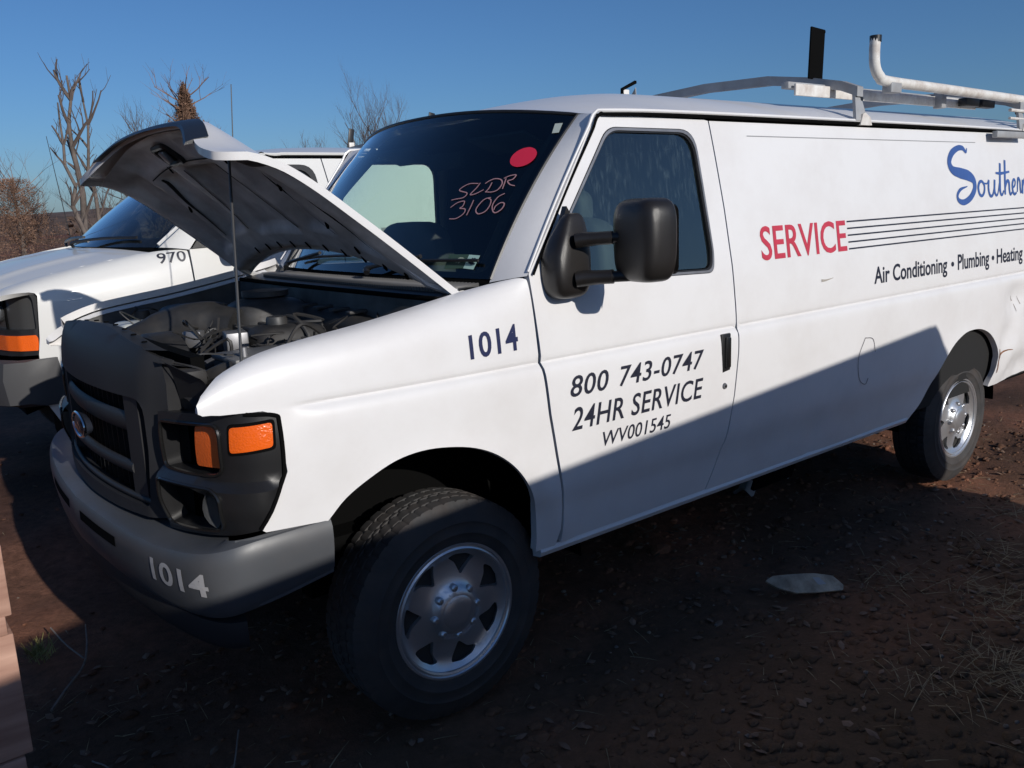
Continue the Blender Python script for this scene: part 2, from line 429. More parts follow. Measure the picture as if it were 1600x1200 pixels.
def make_wheel():
    """wheel with its outer face towards -Y, origin on the axle"""
    h = pch([0, .05, .075, .09, .13, .165, .19, .203, .212, .222], [-.118, -.118, -.112, -.094, -.082, -.079, -.088, -.098, -.104, -.104])
    def S(u, v): return (u, h(math.hypot(u, v)), v)
    circ = lambda r, n, c=(0, 0): [(c[0]+r*math.cos(2*math.pi*k/n), c[1]+r*math.sin(2*math.pi*k/n)) for k in range(n)]
    holes = []
    for i in range(7):
        a = 2*math.pi*i/7+.35; P = []
        for r, da in ((.117, .15), (.150, .02), (.186, -.08), (.191, .14), (.190, .38), (.180, .53), (.160, .36)): P.append((r*math.cos(a+da), r*math.sin(a+da)))
        holes.append(rpoly(P, .010, 3))
    o = panel('wheel', S, circ(.209, 72), SILVER, None, holes, res=.013, depth=.022, out=(0, -1, 0), angle=32)
    b = MB().lathe([(.202, -.090), (.2065, -.1055), (.212, -.108), (.218, -.104), (.222, -.109), (.229, -.109), (.233, -.103), (.229, -.090), (.210, -.080)], (0, 0, 0), n=72).build('rim_lip', SILVER, o)
    MB().lathe([(.001, -.060), (.215, -.066), (.215, .08), (.001, .08)], (0, 0, 0), n=40).build('wheel_disc', mat('wheel_steel_dark', (.035, .034, .033), .6, spec=.3), o)
    tm = tyre_mesh(); link(bpy.data.objects.new('tyre', tm), o)
    for i in range(8):
        a = 2*math.pi*i/8+.2; x, z = .083*math.cos(a), .083*math.sin(a)
        lb = MB().lathe([(.0002, -.116), (.008, -.115), (.0125, -.110), (.013, -.088)], (x, 0, z), n=14).build('lug_cap', SILVER, o)
        MB().lathe([(.013, -.103), (.0155, -.1035), (.0160, -.094)], (x, 0, z), n=14).build('lug_ring', BLACKP, lb) if False else None
    MB().lathe([(.0002, -.124), (.03, -.1235), (.052, -.121), (.060, -.116), (.062, -.100)], (0, 0, 0), n=40).build('center_cap', SILVER, o)
    return o
WHEEL = make_wheel(); WHEEL_USED = [False]
def place_wheel(parent, loc, flip=False, steer=0., spin=0.):
    if WHEEL_USED[0]: w = copy_tree(WHEEL, parent)
    else: w = WHEEL; w.parent = parent; WHEEL_USED[0] = True
    w.location = loc; w.rotation_euler = (0, spin, (math.pi if flip else 0)+steer); return w

# ------------------------------------------------------------------ the near van
van = empty('service_van', (0, 0, 0), 0, 'white service van in the foreground with raised hood and number 1014', 'van', 'white fleet vans in the yard')
prof_y = pch([.44, .50, .56, .62, .66, .70, .76, .90, 1.05, 1.105, 1.125, 1.138, 1.147, 1.153, 1.158, 1.166, 1.30, 1.50, 1.75, 1.93, 1.98],
             [.958, .970, .978, .985, .992, 1.003, 1.009, 1.011, 1.009, 1.006, 1.003, .998, .991, .9825, .9820, .9885, .978, .952, .917, .889, .880])
prof_s = pch([.44, .50, .56, .62, .66, .70, .76, .90, 1.05, 1.166, 1.30, 1.50, 1.75, 1.93, 1.98],
             [.958, .970, .978, .985, .992, 1.003, 1.009, 1.011, 1.005, .9905, .978, .952, .917, .889, .880])
def dents(x, z):
    d = 0.
    if x > 3.6:
        w = sstep(3.7, 4.0, x)*sstep(1.12, .98, z)*sstep(.45, .6, z)
        d = w*(.030*noise.noise(Vector((x*4.2, 0, z*5)))+.012*noise.noise(Vector((x*13, 3, z*13))))
        d -= .035*math.exp(-((x-4.02)**2+(z-.98)**2*1.4)/.012)
    # slight panel waviness and one rocker ding
    d += .0012*noise.noise(Vector((x*2.1, 5, z*1.7)))
    d -= .010*math.exp(-((x-1.96)**2/.0012+(z-.60)**2/.006))
    return d
def sideY(x, z):
    k = sstep(-.53, -.42, x)                       # the crease fades out towards the nose
    y = prof_y(z)*k+prof_s(z)*(1-k)
    if x < .3: y -= .055*((.3-x)/1.05)**2.4
    # wheel arch lips
    for cx, cz, rx in ((-.06, .42, .50), (3.40, .36, .50)):
        r = math.hypot(x-cx, (z-cz)); y += .012*math.exp(-((r-rx)/.05)**2)*sstep(.4, .6, z)
    return y+dents(x, z)
def S_side(x, z): return (x, -sideY(x, z), z)
f_zt = pch([-.80, -.74, -.70, -.65, -.55, -.40, -.25, .09, .25, .40], [1.185, 1.215, 1.243, 1.268, 1.300, 1.323, 1.342, 1.398, 1.425, 1.450])
f_yt = pch([-.80, -.74, -.65, -.40, .09, .25, .34, .40], [.925, .905, .882, .865, .872, .905, .950, .955])
SF = 1.45
def S_fender(x, s):
    if s <= 1.166: return (x, -sideY(x, s), s)
    u = min(1.02, (s-1.166)/(SF-1.166)); z0 = 1.166; y0 = sideY(x, z0); zt = f_zt(x); yt = f_yt(x)
    if zt < z0+.02: zt = z0+.02
    sl = .078                                     # tumblehome above the crease
    z = z0+(zt-z0)*math.sin(u*math.pi/2)**.95
    lin_ = y0-sl*(z-z0); k = (1-math.cos(min(1, u)*math.pi/2))**1.9
    return (x, -(lin_+(yt-lin_)*k), z)
def mirrorS(S, sg):
    return S if sg < 0 else (lambda u, v: (lambda p: (p[0], -p[1], p[2]))(S(u, v)))
ARCH_F = [(-.447, .822), (-.389, .875), (-.313, .917), (-.226, .951), (-.137, .963), (-.045, .956), (.05, .934), (.135, .893), (.209, .83), (.266, .749), (.301, .656), (.314, .56), (.315, .500)]
ARCH_R = [(2.86, .485), (2.955, .575), (3.074, .718), (3.20, .828), (3.32, .880), (3.425, .895), (3.56, .884), (3.69, .835), (3.785, .745), (3.82, .63), (3.79, .515)]
ARCH_F = [(p.x, p.y) for p in spline([(a, b, 0) for a, b in ARCH_F], 4)]; ARCH_R = [(p.x, p.y) for p in spline([(a, b, 0) for a, b in ARCH_R], 4)]
DOOR_F = [(.333, 1.445), (.342, 1.30), (.352, 1.135), (.367, .98), (.390, .84), (.412, .72), (.424, .64), (.423, .56), (.420, .505)]
DOOR_R = [(1.215, .505), (1.262, .60), (1.305, .72), (1.345, .88), (1.372, 1.05), (1.382, 1.17), (1.380, 1.40), (1.366, 1.62), (1.345, 1.82), (1.330, 1.955)]
DOORTOP = 1.955
def off(p, dx): return [(a+dx, b) for a, b in p]
G = .0035
FEND = [(-.742, 1.172), (-.700, 1.163), (-.590, 1.157), (-.562, 1.146), (-.553, 1.12), (-.546, .985), (-.560, .955), (-.628, .836)] + [(-.62, .830)] + ARCH_F + [(.400, .500)] + list(reversed(off(DOOR_F[1:-1], -.008))) + [(.328, 1.40), (.300, SF), (.09, SF), (-.25, SF), (-.55, SF), (-.68, SF), (-.735, SF-.05), (-.752, SF-.14), (-.752, 1.20)]
def winpoly(g=0.):
    return rpoly([(.452-g, 1.418-g), (1.250+g, 1.392-g), (1.262+g, 1.45), (1.222+g, 1.905+g), (.778-g*.6, 1.905+g), (.430-g, 1.475)], [.02, .035, .03, .085, .05, .02], 6)
CR = [1.088, 1.105, 1.118, 1.128, 1.137, 1.144, 1.149, 1.1535, 1.158, 1.163, 1.170, 1.182]
def build_side(sg):
    S, SFn = mirrorS(S_side, sg), mirrorS(S_fender, sg); o = (0, sg, 0)
    f = panel('front_fender', SFn, FEND, WHITE, van, res=.028, depth=.03, out=o, rows=CR)
    A = [(x+G, z) for x, z in DOOR_F]
    dp = A + [(x-G, z) for x, z in DOOR_R] + [(1.30, DOORTOP+.004), (.735, DOORTOP+.004), (.715, DOORTOP)]
    door = panel('front_door', S, dp, WHITE, van, [winpoly(.016)], res=.028, depth=.025, out=o, rows=CR)
    wp = winpoly(.0155); wi = winpoly(-.002)
    def Sin(d): return (lambda u, v: (lambda p: (p[0], p[1]-sg*d, p[2]))(S(u, v)))
    panel('window_seal', Sin(.003), wp, BLACKP, door, [wi], res=.02, depth=.02, out=o)
    panel('window_trim', Sin(-.0025), winpoly(.013), STEEL, door, [winpoly(.004)], res=.02, depth=.006, out=o)
    panel('window_glass', Sin(.012), winpoly(-.005), GLASSD, door, res=.06, depth=0, out=o)
    # body side
    bp = [(x+G, z) for x, z in reversed(DOOR_R)] + [(1.224, .500)] + [(2.84, .478)] + ARCH_R + [(3.80, .512), (4.72, .55), (4.80, .62), (4.80, 1.90), (4.78, DOORTOP+.004)]
    b = panel('body_side', S, bp, WHITE, van, res=.036, depth=.03, out=o, rows=CR)
    # rocker strip under the sills
    r = MB()
    r.loft([[(x, sg*(.968), .505), (x, sg*.975, .490), (x, sg*.965, .472), (x, sg*.92, .465), (x, sg*.90, .505)] for x in np.linspace(.335, 2.85, 12)]).build('rocker_sill', WHITE, van)
    # drip rail along the roof
    rail = []
    for t in np.linspace(0, 1, 12): rail.append((.335+(.715-.335)*t, sg*(.958-.066*t-.012*math.sin(t*3.1)), 1.452+(1.966-1.452)*t))
    rail = spline(rail+[(.80, sg*.888, 1.975), (1.3, sg*.8895, 1.982), (3.0, sg*.8895, 1.984), (4.78, sg*.8895, 1.978)], 4)
    MB().tube(rail, [.0045+.004*sstep(.6, .85, p[0]) for p in rail], 6).build('drip_rail', WHITE, van)
    MB().tube([Vector(p)+Vector((.012 if p[0] < .74 else 0, sg*(.0045+.008*(1-sstep(.62, .76, p[0]))), -.009 if p[0] < .74 else -.012)) for p in rail], [.0045+.003*sstep(.6, .85, p[0]) for p in rail], 6).build('rail_gap', BLACK, van)
    # A pillar between windshield and door
    def ap(u, v):
        a = WS(sg*1.0, v); b_ = Vector((.337+(.722-.337)*v, sg*(.956-.066*v-.010*math.sin(v*3.1)), 1.447+(1.962-1.447)*v)); p = a.lerp(b_, u)
        p += Vector((-.35, sg*.9, .2))*.007*math.sin(u*math.pi); return p
    MB().grid(ap, np.linspace(0, 1, 9), np.linspace(-.015, 1.0, 24)).build('a_pillar', WHITE, van)
    return f, door, b
def WS(u, v):
    """windshield surface, u across (-1..1), v up"""
    k = 1-abs(u)**2.3
    a = Vector((.290-.105*k, .815*u, 1.426+.008*k)); b = Vector((.742-.165*k, .775*u, 1.972+.058*k))
    p = a.lerp(b, v); bl = 4*v*(1-v); return p+Vector((-.020*bl, 0, .018*bl))
fendL, doorL, bodyL = build_side(-1); fendR, doorR, bodyR = build_side(1)
# thin part line on the upper body side and scuff
mk('panel_seam', [S_side(x, 1.905+dz) if False else (x, -sideY(x, 1.90+dz)-.0012, 1.90+dz) for x in np.linspace(1.56, 3.6, 30) for dz in (0, .0035)], [(2*i, 2*i+1, 2*i+3, 2*i+2) for i in range(29)], mat('seam_grey', (.25, .25, .26), .6), bodyL, False)
# roof
def S_roof(u, x):
    k = 1-abs(u)**2.3; xf = .742-.165*k
    xx = xf+(x-.742)*(4.80-xf)/(4.80-.742); t = sstep(.0, .75, xx-xf)
    half = .790+(.886-.790)*sstep(0, .30, x-.742); crown = .058+(.148-.058)*t; ze = 1.974+.012*sstep(0, .4, x-.742)
    return (xx, half*u, ze+crown*(1-abs(u)**2.6)-.03*sstep(4.5, 4.8, xx))
xs = [.742+.05*i for i in range(12)]+list(np.linspace(1.4, 4.8, 28))
MB().grid(S_roof, np.sign(np.linspace(-1, 1, 33))*np.abs(np.linspace(-1, 1, 33))**.8, xs).build('roof', WHITE, van, angle=60)
MB().grid(lambda u, v: (4.80+.03*(1-u*u), .985*u if v < 1.2 else (.985-.1*(v-1.2)/.78)*u, v), np.linspace(-1, 1, 9), np.linspace(.55, 1.98, 10)).build('rear_door', WHITE, van)
# windshield
def loopWS(m0, m1, n=14):
    P = [(-1+m0+(2-2*m0)*i/n, m1) for i in range(n+1)]+[(1-m0, m1+(1-2*m1)*i/n) for i in range(1, n)]
    P += [(1-m0-(2-2*m0)*i/n, 1-m1) for i in range(n+1)]+[(-1+m0, 1-m1-(1-2*m1)*i/n) for i in range(1, n)]; return P
ws = panel('windshield', lambda u, v: WS(u, v), loopWS(.0, .0), GLASSW, van, res=.06, depth=0, out=(-.7, 0, .7))
frit = panel('black_border', lambda u, v: WS(u, v)+Vector((.003, 0, -.003)), rpoly([(-1, -.02), (1, -.02), (1, 1.0), (-1, 1.0)], .03), BLACK, ws, [rpoly([(-.968, .035), (.968, .035), (.955, .955), (-.955, .955)], .06, 6)], res=.05, depth=0, out=(-.7, 0, .7))
MB().tube([WS(-1.0, t) for t in np.linspace(0, 1, 16)]+[WS(u, 1.0) for u in np.linspace(-.97, .97, 24)]+[WS(1.0, 1-t) for t in np.linspace(0, 1, 16)], .007, 6).build('rubber_seal', BLACKP, ws)
# marks on the glass
WSo = (-.7, 0, .7)
def wst(u, v): return WS(u, v)
# ---- lettering on the near van
decal('fleet_number', '1014', S_fender, (.072, 1.193, .262, 1.256), DECALB, fendL, offset=.018, space=1.05)
decal('phone_lettering', '800', S_side, (.458, 1.022, .640, 1.094), DECALK, doorL, shear=.22, offset=.010, space=1.06)
decal('phone_lettering', '743-0747', S_side, (.692, 1.022, 1.158, 1.094), DECALK, doorL, shear=.22, offset=.010, space=1.06)
decal('service_lettering', '24HR SERVICE', S_side, (.458, .905, 1.150, .985), DECALK, doorL, shear=.22, offset=.010, space=1.06)
decal('permit_lettering', 'WV001545', S_side, (.603, .822, .962, .875), DECALK, doorL, shear=.22, offset=.006, space=1.02)
decal('service_word', 'SERVICE', S_side, (1.578, 1.400, 2.222, 1.540), DECALR, bodyL, offset=.012)
decal('trade_lettering', 'Air Conditioning', S_side, (2.437, 1.206, 3.172, 1.312), DECALK, bodyL, shear=.08, offset=.016)
decal('trade_lettering', 'Plumbing', S_side, (3.288, 1.206, 3.668, 1.314), DECALK, bodyL, shear=.08, offset=.016)
decal('trade_lettering', 'Heating', S_side, (3.762, 1.206, 4.112, 1.314), DECALK, bodyL, shear=.08, offset=.016)
for bx in (3.232, 3.716):
    panel('bullet_mark', lambda u, v: (u, -sideY(u, v)-.0016, v), [(bx+.016*math.cos(t), 1.268+.013*math.sin(t)) for t in np.linspace(0, 6.283, 14)[:-1]], DECALK, bodyL, res=.02, depth=0)
for i in range(5):
    z = 1.532-.0307*i
    MB().grid(lambda u, v: (u, -sideY(u, v)-.0015, v), np.linspace(2.236, 4.75, 40), [z-.0035, z+.0035]).build('pin_stripe', DECALK, bodyL, False)
# script word: a broad brush S, then the small joined letters
sx, sz = 3.24, 1.585
Sst = ([(.50, 1.00), (.47, .93), (.40, 1.0), (.28, .995), (.14, .90), (.07, .74), (.13, .60), (.30, .54), (.48, .49), (.60, .40), (.61, .24), (.50, .08), (.34, .0), (.22, .04), (.20, .14), (.28, .24), (.44, .29)],
       [.02, .045, .07, .085, .11, .12, .12, .16, .16, .12, .11, .10, .09, .07, .06, .05, .015])
lowers = [
 ([(.80, .38), (.74, .36), (.70, .26), (.72, .14), (.78, .10), (.84, .18), (.85, .30), (.80, .38)], [.04, .05, .06, .05, .04, .05, .05, .04]),
 ([(.84, .34), (.92, .33), (.96, .38)], [.02, .025, .03]),
 ([(.97, .40), (.95, .22), (.98, .10), (1.04, .10), (1.10, .24), (1.12, .40)], [.05, .055, .05, .04, .05, .055]),
 ([(1.12, .40), (1.10, .20), (1.13, .10), (1.18, .13), (1.24, .34)], [.055, .055, .04, .03, .03]),
 ([(1.29, .72), (1.25, .30), (1.25, .14), (1.29, .10), (1.34, .18)], [.06, .06, .055, .04, .03]),
 ([(1.16, .53), (1.30, .52), (1.52, .55)], [.03, .045, .03]),
 ([(1.42, .78), (1.39, .40), (1.37, .10)], [.06, .06, .05]),
 ([(1.38, .22), (1.44, .36), (1.49, .34), (1.49, .18), (1.51, .10), (1.56, .14)], [.03, .05, .06, .055, .045, .03]),
 ([(1.57, .22), (1.64, .27), (1.66, .36), (1.62, .39), (1.58, .30), (1.58, .16), (1.62, .10), (1.68, .13)], [.03, .035, .04, .045, .055, .055, .045, .03]),
 ([(1.70, .14), (1.74, .40), (1.79, .36), (1.79, .20), (1.80, .11)], [.03, .05, .05, .055, .05]),
 ([(1.84, .10), (1.87, .38)], [.055, .055]),
 ([(1.86, .24), (1.92, .38), (1.97, .35), (1.97, .18), (2.00, .10), (2.06, .16)], [.03, .05, .055, .055, .04, .03])]
def scr(p, w): return ([(sx+a*.50, sz+b*.285) for a, b in p], [q*.36 for q in w])
stroke('script_lettering', [scr(*Sst)]+[scr(p, [q*1.05 for q in w]) for p, w in lowers], S_side, DECALS, bodyL)
# fuel filler outline, marker scuff
stroke('fuel_door_line', [([(2.33, .99), (2.40, .975), (2.425, .91)], [.003, .003, .003]), ([(2.33, .99), (2.275, .90), (2.29, .80), (2.345, .765), (2.37, .79)], [.003, .003, .003, .003, .005])], S_side, DECALK, bodyL)
stroke('paint_scuff', [([(1.995, 1.285), (2.03, 1.284), (2.09, 1.290)], [.012, .008, .002])], S_side, mat('scuff', (.36, .33, .29), .8), bodyL)
# door handle
MB().box((1.293, -1.004, 1.055), (.058, .012, .165), bev=.012).build('handle_recess', BLACKP, doorL)
MB().box((1.297, -1.014, 1.062), (.030, .016, .125), bev=.010).build('handle', mat('handle_black', (.01, .01, .01), .25), doorL)
MB().lathe([(.0002, -1.018), (.010, -1.017), (.013, -1.012), (.0145, -1.0)], (1.281, 0, .929), n=20).build('door_lock', STEEL, doorL)
MB().lathe([(.0002, -1.0195), (.0045, -1.0195), (.0047, -1.016)], (1.281, 0, .929), n=12).build('key_hole', BLACK, doorL)

# ---- hood, hinged at the cowl and propped open
HX, HZ, HA = .13, 1.402, R(48)
hz = pch([-.76, -.70, -.65, -.60, -.50, -.25, .09, .2], [1.120, 1.155, 1.190, 1.235, 1.287, 1.342, 1.398, 1.415])
hzc = pch([-.80, -.72, -.68, -.4, -.1, .1, .2], [1.315, 1.340, 1.354, 1.402, 1.432, 1.446, 1.45])
def hood0(u, t):
    xr = .135-.17*(1-u*u); xf_ = -.722+.062*u*u; x = xr+(xf_-xr)*t; y = u*(.855-.060*t)
    fr = .18*abs(u)**2+.82*(sstep(.42, .98, abs(u))*t+abs(u)**2.6*(1-t)); z = hzc(x)+(hz(x)-hzc(x))*fr
    z -= .036*max(0, (t-.93)/.07)**1.6*(1-.65*sstep(.70, .95, abs(u)))
    return Vector((x, y, z))
def hrot(p):
    dx, dz = p.x-HX, p.z-HZ; c, s = math.cos(HA), math.sin(HA); return Vector((HX+c*dx+s*dz, p.y, HZ-s*dx+c*dz))
def hoodS(u, t): return hrot(hood0(u, t))
HO = [(-1, 0), (-.5, 0), (0, 0), (.5, 0), (1, 0), (1, .5), (1, .97), (.96, 1), (.5, 1), (0, 1), (-.5, 1), (-.96, 1), (-1, .97), (-1, .5)]
hood = panel('hood', hoodS, HO, WHITE, van, res=.04, depth=.022, out=(.5, 0, .8), angle=50)
def pocket(u, t):
    a = abs(u); d = 0.
    # central pocket, two pairs of long pockets between ribs, front beam
    def bx(u0, u1, t0, t1, e=.022): return sstep(u0-e, u0+e, a)*sstep(u1+e, u1-e, a)*sstep(t0-e, t0+e, t)*sstep(t1+e, t1-e, t)
    d += .030*bx(-.2, .24-.10*t, .20, .70)
    d += .028*bx(.34, .56, .22+.06*a, .72)
    d += .022*bx(.66, .84, .20, .82)
    d += .012*bx(.10, .62, .80, .90)
    return d
def hoodI(u, t):
    p = hood0(u, t); edge = max(abs(u), abs(2*t-1)); base = .006+.038*sstep(1.0, .90, abs(u))*sstep(1.0, .93, t)*sstep(0, .07, t)
    p.z -= base-pocket(u, t)+.004*noise.noise(Vector((u*5, t*6, 1))); return hrot(p)
inner = panel('hood_inner_panel', hoodI, [(-.975, .012), (.975, .012), (.975, .5), (.955, .90), (.5, .945), (0, .955), (-.5, .945), (-.80, .90), (-.955, .84), (-.975, .5)], HOODIN, hood, res=.022, depth=0, out=(-.5, 0, -.8), angle=50)
# latch ring, slots and front weather strip under the hood
def hpt(u, t, d): p = hood0(u, t); p.z -= d; return hrot(p)
lc = [hpt(u, t, .050) for u, t in rpoly([(.055, .765), (.225, .765), (.225, .885), (.055, .885)], .03, 3)]
MB().tube(lc+[lc[0], lc[1]], .011, 6).build('latch_ring', BLACKP, hood)
mk('latch_hole', [hpt(.06, .77, .047), hpt(.22, .77, .047), hpt(.22, .88, .047), hpt(.06, .88, .047)], [(0, 1, 2, 3)], BLACK, hood, False)
MB().box(hpt(.14, .825, .06), (.05, .035, .02), Matrix.Rotation(HA, 3, 'Y'), .004).build('latch_striker', STEEL, hood)
SLOT = None
for k, (u, t, a) in enumerate([(-.86, .10, .6), (-.72, .085, .5), (-.58, .08, .3), (-.44, .08, .2), (-.30, .08, 0), (-.15, .08, 0), (0, .08, 0), (.15, .08, 0), (.3, .08, 0), (.46, .08, 0), (-.62, .16, .3), (-.34, .74, .2), (.34, .74, .2), (-.62, .60, .8), (-.62, .34, .8), (.62, .5, .8)]):
    if SLOT is None:
        SLOT = MB().add(*superell((0, 0, 0), (.036, .011, .004), .4, .6, 12, 6)).build('slot', BLACK, hood); o = SLOT
    else: o = SLOT.copy(); col.objects.link(o)
    o.location = hpt(u, t, .047 if pocket(u, t) < .003 else .03); o.rotation_euler = (0, HA, a)
GROOVE = mat('groove_black', (.012, .012, .012), .8)
stroke('panel_groove', [([(-.27, .24), (-.235, .48), (-.20, .71)], [.012, .016, .012]), ([(.27, .24), (.235, .48), (.20, .71)], [.012, .016, .012]), ([(-.585, .26), (-.58, .5), (-.56, .72)], [.010, .014, .010]), ([(.585, .26), (.58, .5), (.56, .72)], [.010, .014, .010]), ([(-.86, .25), (-.85, .5), (-.83, .78)], [.008, .010, .008]),
    ([(-.60, .745), (-.3, .755), (0, .758), (.3, .755), (.6, .745)], [.006, .010, .010, .006])], hoodI, GROOVE, hood, lift=.004, out=(-.5, 0, -.8))
seal = []
for u in np.linspace(-.72, .66, 40): seal.append([hpt(u, .970, -.007), hpt(u, 1.000, -.003), hpt(u, 1.014, .004), hpt(u, 1.010, .020), hpt(u, .985, .016)])
MB().loft(seal).build('front_seal', BLACKP, hood)
# hinges and prop rod
for s in (-1, 1):
    MB().tube([(.20, s*.80, 1.385), (.12, s*.80, 1.405), hpt(s*.92, .06, .03), hpt(s*.91, .26, .035)], [.010, .013, .014, .008], 6).build('hood_hinge', WHITE if s < 0 else HOODIN, hood)
MB().tube([(-.60, -.80, 1.235), (-.566, -.76, 1.243), (-.554, -.745, 1.27), hpt(-.58, .85, .03)], .0042, 8).build('prop_rod', mat('rod_steel', (.09, .09, .09), .45, metal=.5), van)

# ---- front end
def xf(y): return -.835+.19*y*y
g_lean = pch([.75, 1.0, 1.15, 1.22, 1.27, 1.31, 1.345], [-.008, 0, .004, .010, .022, .042, .115])
def S_gr(y, z): return (xf(y)+g_lean(z)+.035*sstep(.50, .60, abs(y)), y, z)
gtop = lambda y: 1.335-.045*(abs(y)/.6)**2
GO = [(-.600, .800), (-.3, .785), (0, .780), (.3, .785), (.600, .800), (.605, 1.0), (.597, 1.20), (.57, 1.275)]+[(y, gtop(y)) for y in np.linspace(.50, -.50, 13)]+[(-.57, 1.275), (-.597, 1.20), (-.605, 1.0)]
grille = panel('grille_surround', S_gr, GO, GRAYP, van, [rpoly([(-.515, .825), (.515, .825), (.525, 1.0), (.52, 1.155), (-.52, 1.155), (-.525, 1.0)], [.03, .03, .02, .05, .05, .02], 4)], res=.025, depth=.055, out=(-1, 0, .2))
panel('grille_backing', lambda y, z: (xf(y)+.085, y, z), [(-.56, .79), (.56, .79), (.56, 1.2), (-.56, 1.2)], BLACK, grille, res=.1, depth=0, out=(-1, 0, 0))
def bar(name, z0, z1, y0, y1, d=.012, t=.045, m=GRAYP):
    b = MB(); zc, h = (z0+z1)/2, (z1-z0)/2
    b.loft([[(xf(y)+d+t*(.5-.5*math.cos(a))*.6, y, zc+h*math.sin(a)) for a in np.linspace(0, 2*math.pi, 13)[:-1]] for y in np.linspace(y0, y1, 17)]).build(name, m, grille)
bar('grille_bar', 1.035, 1.098, -.40, .40); bar('grille_bar', .905, .945, -.40, .40, .006)
bar('grille_bar', .826, .846, -.51, .51, .004, .03)
for s in (-1, 1):
    b = MB()
    b.loft([[(xf(y)+.010+.05*(abs(y)-.39)/.09*0, y, z), (xf(y)+.06, y, z)] [0:1]+[(xf(y)+.008, y, z)] for y in (0,) for z in (0,)]) if False else None
    panel('grille_post', lambda y, z: (xf(y)+.012, y, z), [(s*.385, .825), (s*.475, .825), (s*.475, 1.153), (s*.385, 1.153)], GRAYP, grille, res=.04, depth=.05, out=(-1, 0, 0))
for i in range(15):
    y = -.36+i*.0515
    MB().box((xf(y)+.06, y, .99), (.03, .004, .33)).build('grille_fin', BLACKP, grille, False)
ov = [(.086*math.cos(t), .043*math.sin(t)) for t in np.linspace(0, 2*math.pi, 36)[:-1]]
em = panel('oval_emblem', lambda y, z: (xf(y)-.012-.012*(1-(y/.086)**2-((z-1.005)/.043)**2), y, z), [(a, 1.005+b) for a, b in ov], mat('emblem_dark', (.03, .035, .05), .25, metal=.3), grille, res=.012, depth=.02, out=(-1, 0, 0))
er = [(xf(a)-.017, a*.95, 1.005+b*.95) for a, b in ov]; MB().tube(er+[er[0], er[1]], .005, 6).build('emblem_ring', CHROME, em)
# script swash on the emblem
stroke('emblem_script', [([(-.055, 1.0), (-.03, 1.02), (-.02, 1.0), (-.04, .99), (.0, 1.005), (.015, 1.012), (.01, .995), (.03, 1.0), (.05, 1.02), (.055, .995)], [.004, .006, .005, .004, .006, .006, .005, .005, .006, .004])], lambda y, z: (xf(y)-.024, y, z), CHROME, em, out=(-1, 0, 0))
# upper shelf behind the grille with the hood slam panel
MB().grid(lambda y, t: (S_gr(y, gtop(y)-.003)[0]+t*.075, y, gtop(y)-.004-.012*t-.03*max(0, t-.8)), np.linspace(-.52, .52, 21), (0, .3, .8, 1)).build('grille_shelf', GRAYP, grille)
for y in np.linspace(-.42, .42, 8):
    MB().lathe([(.0002, .004), (.008, .004), (.009, 0)], (S_gr(y, gtop(y))[0]+.035, y, gtop(y)-.006), 'z', 10).build('push_pin', BLACK, grille)
